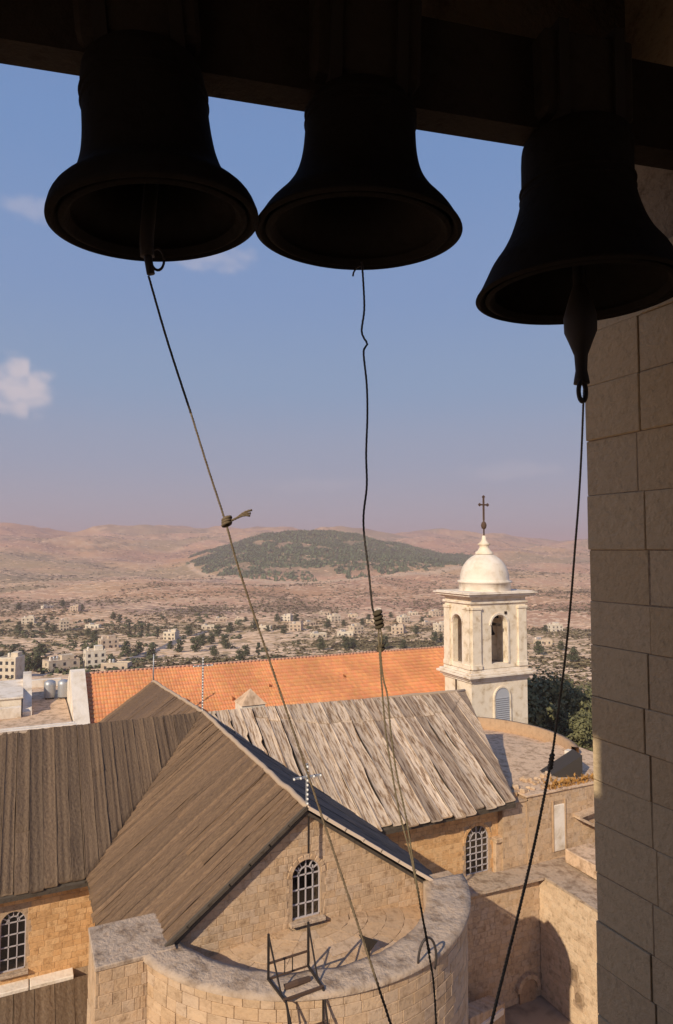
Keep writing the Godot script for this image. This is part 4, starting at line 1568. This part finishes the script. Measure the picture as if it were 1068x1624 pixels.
	var pc := Vector3(20.2, 11.2, -62.6)
	var cr := [pc + Vector3(-1.25, 0, -1.25), pc + Vector3(1.25, 0, -1.25), pc + Vector3(1.25, 0, 1.25), pc + Vector3(-1.25, 0, 1.25)]
	for i in 4:
		face(st, [cr[i], cr[(i + 1) % 4], pc + up * 1.35], (cr[i] + cr[(i + 1) % 4]) * 0.5 - pc + up)
	var pl := thing("roof_lantern", "pale pyramid roof peeping over the lead ridge before the tiles", "roof lantern")
	made("pyramid", st, mats.flat_roof, pl)
	st = mb()
	box(st, pc + Vector3(0, -5.6, 0), Vector3(2.3, 11.2, 2.3))
	made("shaft", st, mats.plaster_pale, pl)
	# ---------- flat roofs to the west
	var f := thing("flat_roof_house", "cream flat-roofed building with parapets left of the tiled roof", "building")
	st = mb()
	box(st, Vector3(-4.5, 3.4, -72.5), Vector3(17.6, 14.0, 21.5))
	made("wall", st, mats.house0, f)
	st = mb()
	box(st, Vector3(-4.5, 10.45, -72.5), Vector3(17.4, 0.12, 21.3))
	made("roof", st, mats.flat_roof, f)
	for p in [[Vector3(-4.5, 10.75, -61.9), Vector3(17.8, 0.7, 0.5)], [Vector3(-4.5, 10.6, -63.9), Vector3(17.8, 0.35, 0.4)], [Vector3(-3.0, 10.9, -83.0), Vector3(14.4, 0.9, 0.5)], [Vector3(-7.0, 11.3, -74.0), Vector3(14.2, 1.7, 9.0)], [Vector3(-7.0, 12.2, -74.0), Vector3(14.5, 0.16, 9.3)], [Vector3(-7.0, 11.0, -69.0), Vector3(14.2, 1.0, 0.7)]]:
		st = mb()
		box(st, p[0], p[1], Basis.IDENTITY, 0.03)
		made("parapet", st, mats.plaster_pale if p[1].y < 1.2 else mats.plaster, f)
	st = mb()
	extrude(st, PackedVector2Array([Vector2(0, 0), Vector2(9.2, 0), Vector2(9.2, 2.6), Vector2(7.6, 2.6), Vector2(0, 0.4)]), Vector3(1.0, 10.5, -69.2), Vector3(0, 0, -1), up, E, 0.8)
	made("stair_wall", st, mats.plaster_pale, f)
	st = mb()
	box(st, Vector3(-4.6, 9.9, -60.4), Vector3(18.0, 0.5, 2.6), Basis(Vector3.RIGHT, 0.15), 0.03)
	made("lower_roof", st, mats.pink_roof, f)
	for i in 2:
		var tk := thing("water_tank", ["grey upright water tank nearer the stair on the flat roof", "grey upright water tank beside the white gable on the flat roof"][i], "water tank", Vector3(2.75 + i * 1.32, 10.52, -76.2 + i * 0.3), 0.0, "water tanks on the flat roof")
		st = mb(true)
		lathe(st, [Vector2(0.56, 0.15), Vector2(0.58, 0.6), Vector2(0.56, 1.0), Vector2(0.58, 1.4), Vector2(0.54, 1.72), Vector2(0.2, 1.9), Vector2(0, 1.92)], Vector3.ZERO, 20)
		made("drum", st, mats.galvanised, tk)
		st = mb()
		for q in [Vector2(-0.35, -0.35), Vector2(0.35, -0.35), Vector2(0.35, 0.35), Vector2(-0.35, 0.35)]:
			box(st, Vector3(q.x, 0.1, q.y), Vector3(0.1, 0.24, 0.1))
		made("stand", st, mats.iron, tk)

# ------------------------------------------------------------------ town in the valley
func polar(az: float, d: float) -> Vector3:
	var a := deg_to_rad(az)
	var x := sin(a) * d
	var z := -cos(a) * d
	return Vector3(x, land(x, z), z)

const HOUSES := [[0.41, 768, "a"], [3.01, 697, "t"], [5.17, 698, "w"], [6.35, 505, "a"], [11.31, 557, "a"], [2.85, 362, "b"], [5.33, 364, "t"], [7.02, 344, "w"], [-0.68, 341, "t"], [17.03, 753, "w"], [20.93, 746, "a"], [22.93, 702, "w"], [24.98, 744, "a"], [26.88, 599, "a"], [25.96, 567, "w"], [30.49, 603, "a"], [31.73, 854, "w"], [33.59, 829, "a"], [19.06, 625, "w"], [21.74, 622, "a"], [23.63, 556, "w"], [28.23, 737, "w"], [28.77, 869, "a"], [33.05, 709, "w"], [34.11, 632, "a"], [26.61, 819, "w"], [1.73, 984, "w"], [3.82, 921, "a"], [14.30, 653, "w"], [42.29, 537, "w"], [43.29, 669, "a"], [15.34, 749, "w"], [30.92, 741, "a"], [24.17, 847, "w"]]
const TREES := [[-0.25, 699], [0.55, 713], [1.77, 705], [2.23, 679], [1.53, 775], [6.70, 783], [7.19, 757], [7.95, 627], [8.44, 605], [8.94, 589], [9.44, 621], [5.29, 549], [4.80, 598], [10.20, 555], [12.75, 575], [14.57, 516], [15.09, 568], [15.62, 504], [13.79, 494], [13.28, 455], [15.88, 468], [18.54, 393], [19.32, 604], [18.25, 642], [16.95, 374], [11.22, 479], [11.99, 458], [1.16, 374], [0.49, 367], [-0.29, 978], [4.29, 939], [2.88, 1008], [20.12, 739], [21.74, 738], [25.80, 701], [27.42, 702], [24.44, 658], [29.30, 462], [26.60, 468], [26.06, 461], [27.96, 737], [23.90, 461], [31.98, 592], [33.57, 521], [34.10, 532], [30.91, 463], [7.73, 452], [8.72, 456], [3.45, 362], [6.53, 349], [9.72, 432], [17.47, 418], [14.84, 424], [29.85, 822], [32.52, 743], [20.67, 589], [42.56, 665], [43.75, 495], [44.70, 412], [42.03, 449], [17.45, 744], [16.14, 597], [-0.64, 489], [1.36, 478]]

func make_house(kind: String, k: int, at: Vector3, turn: float, label: String) -> void:
	var t := thing("valley_house", label, "house", at, turn, "pale houses in the valley")
	var r := RandomNumberGenerator.new()
	r.seed = 900 + k
	var w: float = {"a": 11.0, "t": 9.0, "b": 14.0, "w": 13.0}[kind] * r.randf_range(0.85, 1.15)
	var dp: float = {"a": 9.0, "t": 8.5, "b": 9.0, "w": 6.0}[kind]
	var h: float = {"a": 6.2, "t": 9.5, "b": 6.0, "w": 3.4}[kind]
	var m: Material = mats["house%d" % (k % 4)]
	var st := mb()
	box(st, Vector3(0, h / 2 - 1.0, 0), Vector3(w, h + 2.0, dp))
	if kind != "w":
		box(st, Vector3(w * 0.2, h + 1.1, -dp * 0.15), Vector3(w * 0.4, 2.4, dp * 0.5))
	made("wall", st, m, t)
	st = mb()
	for q in [[Vector3(0, h + 0.3, dp / 2 - 0.15), Vector3(w, 0.6, 0.3)], [Vector3(0, h + 0.3, -dp / 2 + 0.15), Vector3(w, 0.6, 0.3)], [Vector3(w / 2 - 0.15, h + 0.3, 0), Vector3(0.3, 0.6, dp - 0.6)], [Vector3(-w / 2 + 0.15, h + 0.3, 0), Vector3(0.3, 0.6, dp - 0.6)]]:
		box(st, q[0], q[1])
	made("parapet", st, mats["house%d" % ((k + 2) % 4)], t)
	for i in 1 + k % 3:
		var tk := mb(true)
		var c := Vector3(-w * 0.3 + i * 1.7, h, -dp * 0.25)
		lathe(tk, [Vector2(0.6, 0), Vector2(0.62, 0.8), Vector2(0.6, 1.5), Vector2(0.25, 1.75), Vector2(0, 1.78)], c, 10)
		made("roof_tank", tk, mats.galvanised if i else mats.plaster_pale, t)
	var dm := mb()
	box(dm, Vector3(w * 0.1, 1.0, dp / 2 + 0.03), Vector3(1.0, 2.2, 0.1))
	made("door", dm, mats.iron_rust, t)
	if k % 2 == 0:
		st = mb()
		box(st, Vector3(w * 0.5, 0.1, dp / 2 + 4.0), Vector3(w * 1.9, 2.2, 0.5))
		made("garden_wall", st, mats["house%d" % ((k + 1) % 4)], t)
	var floors := maxi(1, int(h / 3.0))
	for f in floors:
		for i in 3:
			var wm := mb()
			box(wm, Vector3(-w / 2 + w * (i + 0.5) / 3.0, 1.6 + f * 3.0, dp / 2 + 0.02), Vector3(1.2, 1.5, 0.12))
			made("window", wm, mats.house_window, t)
		var ws := mb()
		box(ws, Vector3(-w / 2 - 0.02, 1.6 + f * 3.0, 0.8), Vector3(0.12, 1.5, 1.2))
		made("window", ws, mats.house_window, t)

# where a thing of a list stands: its row by distance, and its place in that row from the left
func placed(list: Array, i: int, what: String) -> String:
	var rows := [480.0, 620.0, 740.0, 5000.0]
	var names := ["nearest", "second", "third", "farthest"]
	var at_row := 0
	while list[i][1] > rows[at_row]:
		at_row += 1
	var rank := 0
	for o in list:
		var k := 0
		while o[1] > rows[k]:
			k += 1
		if k == at_row and o[0] < list[i][0]:
			rank += 1
	var ord := ["first", "second", "third", "fourth", "fifth", "sixth", "seventh", "eighth", "ninth", "tenth", "eleventh", "twelfth", "thirteenth", "fourteenth", "fifteenth", "sixteenth", "seventeenth", "eighteenth", "nineteenth", "twentieth", "twenty-first", "twenty-second", "twenty-third", "twenty-fourth"]
	return "%s from the left in the %s row of %s" % [ord[rank], names[at_row], what]

func make_town() -> void:
	var r := RandomNumberGenerator.new()
	r.seed = 640
	var kinds := {"a": "two-storey flat-roofed house", "t": "tall square flat-roofed block", "b": "long flat-roofed house", "w": "low long flat-roofed building"}
	var tone := ["cream", "tan", "white", "brown"]
	for i in HOUSES.size():
		var hs: Array = HOUSES[i]
		var az: float = hs[0]
		var lb: String = "%s %s, %s" % [tone[i % 4], kinds[hs[2]], placed(HOUSES, i, "valley houses")]
		make_house(hs[2], i, polar(az, hs[1]), r.randf_range(-0.5, 0.5) - deg_to_rad(az) * 0.5, lb)
	for i in TREES.size():
		var tr: Array = TREES[i]
		var kind := 1 if i in [7, 8, 9, 10, 21, 13] else 0
		var lab := "%s, %s" % ["slim dark cypress" if kind == 1 else "round dark tree", placed(TREES, i, "valley trees")]
		make_tree(lab, kind, polar(tr[0], tr[1]) - Vector3(0, 0.6, 0), r.randf_range(6.5, 11.0) * (1.15 if kind == 1 else 1.0), r.randf() * TAU, "trees in the valley")
	# road on the slope
	var st := mb(true)
	var line := [[4.2, 372.0], [5.33, 380.0], [7.25, 404.0], [8.97, 446.0], [10.2, 483.0], [11.2, 515.0], [12.2, 565.0], [13.3, 590.0], [14.6, 640.0]]
	var prev := []
	for i in line.size() - 1:
		for s in 6:
			var f := s / 6.0
			var p := polar(lerpf(line[i][0], line[i + 1][0], f), lerpf(line[i][1], line[i + 1][1], f))
			var q := polar(lerpf(line[i][0], line[i + 1][0], f + 0.05), lerpf(line[i][1], line[i + 1][1], f + 0.05))
			var sd := (q - p).cross(Vector3.UP).normalized() * 3.6
			var cur := []
			for k in [-1.0, 0.0, 1.0]:
				var e: Vector3 = p + sd * k
				cur.append(Vector3(e.x, maxf(land(e.x, e.z), p.y - 0.6) + 0.45, e.z))
			if prev:
				for k in 2:
					face(st, [prev[k], prev[k + 1], cur[k + 1], cur[k]], Vector3.UP)
			prev = cur
	made("road", st, mats.asphalt, self, "structure")
	# big trees behind the tower
	for b in [[Vector3(66.0, -5.0, -74.5), 14.6, 0.3, "tall dark pine right behind the dome tower"], [Vector3(73.0, -6.0, -75.5), 13.6, 1.7, "broad dark pine between the dome tower and the stone jamb"], [Vector3(78.5, -6.5, -74.5), 13.0, 3.9, "dark pine half hidden by the stone jamb"], [Vector3(68.0, -5.0, -68.0), 10.0, 5.0, "lower bushy pine in front of the others by the annex"], [Vector3(74.0, -6.0, -68.5), 8.5, 2.2, "small pine beside the annex terrace near the stone jamb"]]:
		make_tree(b[3], 2, b[0], b[1], b[2], "")

# ------------------------------------------------------------------ the loft we look out of
func make_loft() -> void:
	var t := thing("bell_loft", "shaded stone bell loft whose opening frames the view", "bell tower")
	var S := Vector3(0, 0, 1)
	# east pier and jamb
	var st := mb()
	box(st, Vector3(3.68, 13.1, -2.268), Vector3(1.346, 32.2, 1.236))
	box(st, Vector3(3.68, 13.1, 1.55), Vector3(1.3, 32.2, 0.4))
	box(st, Vector3(3.68, 10.9, -0.2), Vector3(1.3, 27.8, 2.9))
	box(st, Vector3(3.68, 28.85, -0.2), Vector3(1.3, 0.7, 2.9))
	var pier := made("jamb_wall", st, mats.jamb_mortar, t)
	var ys := [1.62, 1.28, 0.965, 0.642, 0.316, 0.0, -0.298, -0.55, -0.843, -1.08, -1.32, -1.557, -1.84, -2.106, -2.34, -2.62, -2.9, -3.2]
	var r := RandomNumberGenerator.new()
	r.seed = 12
	for i in ys.size() - 1:
		var ya: float = ys[i + 1]
		var yb: float = ys[i]
		var joint := -2.51 + r.randf_range(-0.03, 0.03)
		if i in [3, 6, 9, 12]:
			joint += 0.0
		var za := -2.9 + r.randf_range(-0.004, 0.004)
		var zs := [za, joint, joint + r.randf_range(0.40, 0.50), -1.655]
		for k in zs.size() - 1:
			st = mb()
			var g := r.randf_range(0.001, 0.005)
			var h: float = yb - ya - g
			var w: float = zs[k + 1] - zs[k] - g
			box(st, Vector3(3.06 + r.randf_range(-0.006, 0.006), EYE.y + (ya + yb) / 2, (zs[k] + zs[k + 1]) / 2 + (0.0 if k else -g * 0.5)), Vector3(0.12, h, w), Basis(Vector3.RIGHT, r.randfn() * 0.003), r.randf_range(0.002, 0.006))
			made("stone_block", st, mats["jamb%d" % (r.randi() % 5)], pier)
	# other walls, ceiling, floor, and the tower below
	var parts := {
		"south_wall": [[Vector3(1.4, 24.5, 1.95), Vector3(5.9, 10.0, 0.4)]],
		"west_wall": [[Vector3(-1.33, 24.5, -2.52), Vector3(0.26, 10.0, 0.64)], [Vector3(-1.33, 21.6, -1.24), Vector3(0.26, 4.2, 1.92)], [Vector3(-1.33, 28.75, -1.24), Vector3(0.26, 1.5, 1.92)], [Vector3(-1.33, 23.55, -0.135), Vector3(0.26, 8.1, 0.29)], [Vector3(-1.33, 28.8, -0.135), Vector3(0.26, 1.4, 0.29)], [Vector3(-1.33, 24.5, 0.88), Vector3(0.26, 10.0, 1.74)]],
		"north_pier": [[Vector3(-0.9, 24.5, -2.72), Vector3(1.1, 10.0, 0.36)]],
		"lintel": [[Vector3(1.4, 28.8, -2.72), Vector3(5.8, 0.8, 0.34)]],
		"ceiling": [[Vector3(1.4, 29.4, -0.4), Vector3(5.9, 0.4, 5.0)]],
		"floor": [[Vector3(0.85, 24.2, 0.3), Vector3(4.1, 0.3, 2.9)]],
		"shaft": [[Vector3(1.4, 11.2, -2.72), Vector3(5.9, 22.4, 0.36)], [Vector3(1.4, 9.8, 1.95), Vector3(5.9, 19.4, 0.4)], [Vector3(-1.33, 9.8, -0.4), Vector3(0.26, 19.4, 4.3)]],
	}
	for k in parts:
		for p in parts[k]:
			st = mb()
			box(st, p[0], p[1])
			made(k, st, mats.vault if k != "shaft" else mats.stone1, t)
	# beam
	var bm := mb()
	var a := Vector3(-1.0, 28.11, -2.915)
	var b := Vector3(3.3, 28.11, -2.04)
	bar(bm, a, b, 0.14, 0.42)
	tag(made("bell_beam", bm, mats.beam_wood, self), "dark heavy beam carrying the three bells across the opening", "beam")

const BELLS := [
	[Vector3(0.44, 27.28, -2.61), Vector2(-0.10, 0.05), [0.405, 0.40, 0.375, 0.30, 0.265, 0.248, 0.24]],
	[Vector3(1.26, 27.34, -2.46), Vector2(0.0, 0.08), [0.44, 0.42, 0.385, 0.32, 0.27, 0.243, 0.232]],
	[Vector3(2.29, 27.17, -2.24), Vector2(-0.02, 0.04), [0.465, 0.445, 0.42, 0.385, 0.33, 0.285, 0.25]],
]
const BELL_H := [0.0, 0.04, 0.09, 0.16, 0.24, 0.34, 0.48]

func make_bells() -> void:
	var along := Vector3(0.979, 0, 0.202)
	var lab := ["large black bronze bell hanging leftmost, its clapper ring below the rim", "large black bronze bell hanging between the other two bells", "large black bronze bell hanging rightmost with a long clapper before the stone jamb"]
	for i in 3:
		var C: Vector3 = BELLS[i][0]
		var tl: Vector2 = BELLS[i][1]
		var t := thing("bell", lab[i], "bell", C, 0.0, "bells on the beam")
		var v := (Vector3.UP + along * tl.x + Vector3(-0.202, 0, 0.979) * tl.y).normalized()
		var u := (along - v * along.dot(v)).normalized()
		t.basis = Basis(u, v, u.cross(v))
		var rs: Array = BELLS[i][2]
		var top := 27.9 - C.y + 0.02
		var prof := [Vector2(rs[0] - 0.045, 0.03), Vector2(rs[0] - 0.02, 0.0), Vector2(rs[0], 0.008)]
		var curve := Curve.new()
		curve.max_value = 2.0
		for k in range(1, rs.size()):
			prof.append(Vector2(rs[k], BELL_H[k]))
		prof.append(Vector2(rs[-1] - 0.005, top - 0.07))
		prof.append(Vector2(rs[-1] - 0.03, top - 0.02))
		prof.append(Vector2(rs[-1] - 0.09, top))
		prof.append(Vector2(0, top + 0.01))
		# smooth the outline with a Catmull-Rom pass
		var sm := []
		for k in prof.size() - 1:
			var p0: Vector2 = prof[maxi(k - 1, 0)]
			var p1: Vector2 = prof[k]
			var p2: Vector2 = prof[k + 1]
			var p3: Vector2 = prof[mini(k + 2, prof.size() - 1)]
			for s in 4:
				var f := s / 4.0
				if k < 2:
					sm.append(p1.lerp(p2, f))
				else:
					sm.append(p1.cubic_interpolate(p2, p0, p3, f).max(Vector2.ZERO))
		sm.append(prof[-1])
		var st := mb(true)
		lathe(st, sm, Vector3.ZERO, 72)
		# inside
		var inner := []
		for k in sm.size():
			inner.append((sm[k] as Vector2) - Vector2(0.045, 0.03 if k > 12 else 0.0))
		inner = inner.filter(func(q): return q.x > 0.0)
		inner.append(Vector2(0, top - 0.03))
		lathe(st, inner, Vector3.ZERO, 72)
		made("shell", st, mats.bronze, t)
		# raised bands
		st = mb(true)
		for yb in [0.46, 0.5]:
			var rb: float = rs[6] + 0.002
			var pr := []
			for k in 7:
				var an := -PI / 2 + PI * k / 6
				pr.append(Vector2(rb - 0.004 + cos(an) * 0.010, yb + sin(an) * 0.010))
			lathe(st, pr, Vector3.ZERO, 60)
		made("moulding", st, mats.bronze, t)
		# headstock with iron straps
		st = mb()
		box(st, Vector3(0, top + 0.21, 0), Vector3(0.46, 0.38, 0.24), Basis.IDENTITY, 0.02)
		made("headstock", st, mats.beam_wood, t)
		for s in [-0.14, 0.14]:
			st = mb()
			box(st, Vector3(s, top + 0.2, 0), Vector3(0.05, 0.46, 0.27))
			made("strap", st, mats.iron, t)
	# clappers: a hanging bulb and tail with a ring, each part of its bell
	var cl0 := get_node("bell") as Node3D
	var inv := cl0.transform.affine_inverse()
	var st := mb(true)
	var p0 := Vector3(0.405, 27.19, -2.61)
	tube(st, PackedVector3Array([inv * Vector3(0.44, 27.75, -2.61), inv * (p0 + Vector3(0, 0.05, 0)), inv * p0, inv * (p0 + Vector3(0.003, -0.04, 0))]), 0.028, 10)
	tube(st, PackedVector3Array([inv * (p0 + Vector3(0.003, -0.03, 0)), inv * (p0 + Vector3(0.018, -0.11, 0))]), 0.016, 8)
	var clap := made("clapper", st, mats.iron, cl0)
	st = mb(true)
	var ring := PackedVector3Array()
	for i in 21:
		var a := TAU * i / 20
		ring.append(inv * (p0 + Vector3(0.042 + cos(a) * 0.026, -0.045 + sin(a) * 0.044, 0)))
	tube(st, ring, 0.0055, 6)
	made("ring", st, mats.iron, clap)
	var cl2 := get_node("bell_002") as Node3D
	inv = cl2.transform.affine_inverse()
	st = mb(true)
	var q0 := Vector3(2.30, 27.025, -2.24)
	for seg in [[0.06, 0.55], [0.06, 0.62]]:
		tube(st, PackedVector3Array([inv * (q0 + Vector3(0, 0.6, 0)), inv * (q0 + Vector3(0, 0.1, 0))]), 0.03, 8)
	var axis := Basis(inv.basis * Vector3.RIGHT, inv.basis * Vector3.UP, inv.basis * Vector3.BACK)
	lathe(st, [Vector2(0, -0.27), Vector2(0.036, -0.262), Vector2(0.032, -0.235), Vector2(0.026, -0.2), Vector2(0.030, -0.13), Vector2(0.052, -0.07), Vector2(0.072, -0.02), Vector2(0.074, 0.05), Vector2(0.055, 0.12), Vector2(0.03, 0.2)], inv * q0, 16, axis)
	clap = made("clapper", st, mats.iron, cl2)
	st = mb(true)
	ring = PackedVector3Array()
	for i in 21:
		var a := TAU * i / 20
		ring.append(inv * (q0 + Vector3(-0.018 + cos(a) * 0.022, -0.305 + sin(a) * 0.045, 0.02)))
	tube(st, ring, 0.011, 6)
	made("ring", st, mats.iron, clap)

func rope_mesh(pts: PackedVector3Array, r: float, pitch: float) -> SurfaceTool:
	# three strands twisted about the line
	var st := mb(true)
	var c := Curve3D.new()
	c.bake_interval = 0.02
	for i in pts.size():
		var tg := (pts[mini(i + 1, pts.size() - 1)] - pts[maxi(i - 1, 0)]) / 6.0
		c.add_point(pts[i], -tg, tg)
	var n := int(c.get_baked_length() / 0.012)
	for s in 3:
		var line := PackedVector3Array()
		for i in n + 1:
			var o := c.get_baked_length() * i / n
			var p := c.sample_baked(o)
			var d := (c.sample_baked(minf(o + 0.01, c.get_baked_length())) - c.sample_baked(maxf(o - 0.01, 0))).normalized()
			var u := d.cross(Vector3.BACK).normalized()
			var v := d.cross(u)
			var a := TAU * (o / pitch + s / 3.0)
			line.append(p + (u * cos(a) + v * sin(a)) * r * 0.5)
		tube(st, line, r * 0.56, 5)
	return st

func at(x: float, y: float, d: float) -> Vector3:   # a point d metres ahead, given where it stands in the photograph
	var yaw := deg_to_rad(25.2)
	var p := atan(60.0 / 1050.0)
	var f0 := Vector3(sin(yaw), 0, -cos(yaw))
	var rt := Vector3(cos(yaw), 0, sin(yaw))
	var fw := f0 * cos(p) + Vector3.UP * sin(p)
	var up := Vector3.UP * cos(p) - f0 * sin(p)
	return EYE + (fw + rt * (x - 534.0) / 1050.0 - up * (y - 812.0) / 1050.0) * d

func make_ropes() -> void:
	var t := thing("bell_rope", "left bell rope with a knotted tail, running down to the right", "rope", Vector3.ZERO, 0.0, "bell ropes")
	var st := rope_mesh(PackedVector3Array([at(236, 438, 2.62), at(265, 538, 2.6), at(303, 655, 2.58)]), 0.0052, 0.045)
	made("upper_rope", st, mats.rope_dark, t)
	st = rope_mesh(PackedVector3Array([at(303, 655, 2.58), at(330, 742, 2.56), at(358, 828, 2.54), at(380, 905, 2.5), at(436, 1072, 2.4), at(490, 1232, 2.3), at(553, 1421, 2.15), at(620, 1624, 2.0), at(700, 1870, 1.85)]), 0.0050, 0.03)
	made("lower_rope", st, mats.rope_tan, t)
	st = mb(true)
	for k in 3:
		var kp := PackedVector3Array()
		for i in 13:
			var a := TAU * i / 12
			kp.append(at(360, 827 + k * 4 - 4, 2.54) + Vector3(cos(a) * 0.014, sin(a) * 0.006 + cos(a) * 0.004, sin(a) * 0.014))
		tube(st, kp, 0.0075, 6)
	made("knot", st, mats.rope_tan, t)
	for o in [[0, 0], [2, -5], [-1, 4]]:
		st = rope_mesh(PackedVector3Array([at(360, 829, 2.54), at(375, 822, 2.53), at(388, 815 + o[1] * 0.5, 2.52), at(398 + o[0], 814 + o[1], 2.52)]), 0.005, 0.04)
		made("rope_tail", st, mats.rope_tan, t)
	# middle bell: thin kinked wire, then a doubled cord
	t = thing("bell_rope", "middle bell wire, kinked and thin, doubling below its knot", "rope", Vector3.ZERO, 0.0, "bell ropes")
	var pts := PackedVector3Array()
	for p in [[574, 415], [576, 440], [578, 490], [574, 527], [583, 546], [577, 558], [582, 610], [583, 660], [581, 720], [582, 770], [577, 815], [578, 850], [585, 905], [589, 945], [592, 968], [600, 985]]:
		pts.append(at(p[0], p[1], 2.83 - (p[1] - 415) * 0.0003))
	st = rope_mesh(pts, 0.0048, 0.06)
	made("wire", st, mats.wire, t)
	st = mb(true)
	tube(st, PackedVector3Array([at(574, 420, 2.83), at(566, 424, 2.83), at(561, 432, 2.83), at(560, 438, 2.83)]), 0.004, 5)
	made("wire_end", st, mats.wire, t)
	for line in [[[600, 985], [602, 1030], [606, 1090], [612, 1160], [622, 1225], [634, 1290], [650, 1350], [664, 1420], [680, 1510], [688, 1560], [693, 1640], [705, 1850]], [[600, 985], [606, 1010], [604, 1035], [608, 1075], [615, 1105], [620, 1160], [629, 1225], [645, 1300], [656, 1370], [668, 1440], [682, 1512]]]:
		pts = PackedVector3Array()
		for p in line:
			pts.append(at(p[0], p[1], 2.66 - (p[1] - 985) * 0.0008))
		st = rope_mesh(pts, 0.0043, 0.03)
		made("cord", st, mats.rope_brown, t)
	st = mb(true)
	for k in 4:
		var kp := PackedVector3Array()
		for i in 13:
			var a := TAU * i / 12
			kp.append(at(599 + k, 972 + k * 7, 2.66) + Vector3(cos(a) * 0.013, cos(a) * 0.006, sin(a) * 0.013))
		tube(st, kp, 0.008, 6)
	made("knot", st, mats.rope_dark, t)
	st = mb(true)
	for k in 2:
		var kp := PackedVector3Array()
		for i in 13:
			var a := TAU * i / 12
			kp.append(at(604, 1024 + k * 6, 2.64) + Vector3(cos(a) * 0.011, cos(a) * 0.004, sin(a) * 0.011))
		tube(st, kp, 0.007, 6)
	made("knot", st, mats.rope_dark, t)
	# right bell
	t = thing("bell_rope", "right bell rope falling beside the stone jamb, thicker below its splice", "rope", Vector3.ZERO, 0.0, "bell ropes")
	pts = PackedVector3Array()
	for p in [[927, 604], [924, 680], [920, 765], [913, 860], [905, 960], [898, 1030], [892, 1080], [884, 1140], [875, 1205]]:
		pts.append(at(p[0], p[1], 3.06 - (p[1] - 604) * 0.0006))
	made("upper_rope", rope_mesh(pts, 0.0058, 0.035), mats.rope_brown, t)
	pts = PackedVector3Array()
	for p in [[877, 1190], [871, 1225], [858, 1290], [841, 1370], [822, 1450], [800, 1540], [778, 1630], [730, 1850]]:
		pts.append(at(p[0], p[1], 2.69 - (p[1] - 1200) * 0.0010))
	made("lower_rope", rope_mesh(pts, 0.0066, 0.035), mats.rope_brown, t)
	st = mb(true)
	for k in 5:
		var kp := PackedVector3Array()
		for i in 13:
			var a := TAU * i / 12
			kp.append(at(876 - k * 0.8, 1198 + k * 5, 2.69) + Vector3(cos(a) * 0.008, cos(a) * 0.003, sin(a) * 0.008))
		tube(st, kp, 0.004, 6)
	made("splice", st, mats.rope_tan, t)

func _ready() -> void:
	rng.seed = 4242
	make_light()
	make_materials()
	make_land()
	make_loft()
	make_church()
	make_east()
	make_convent()
	make_roof_fittings()
	make_cover()
	make_town()
	make_bells()
	make_ropes()
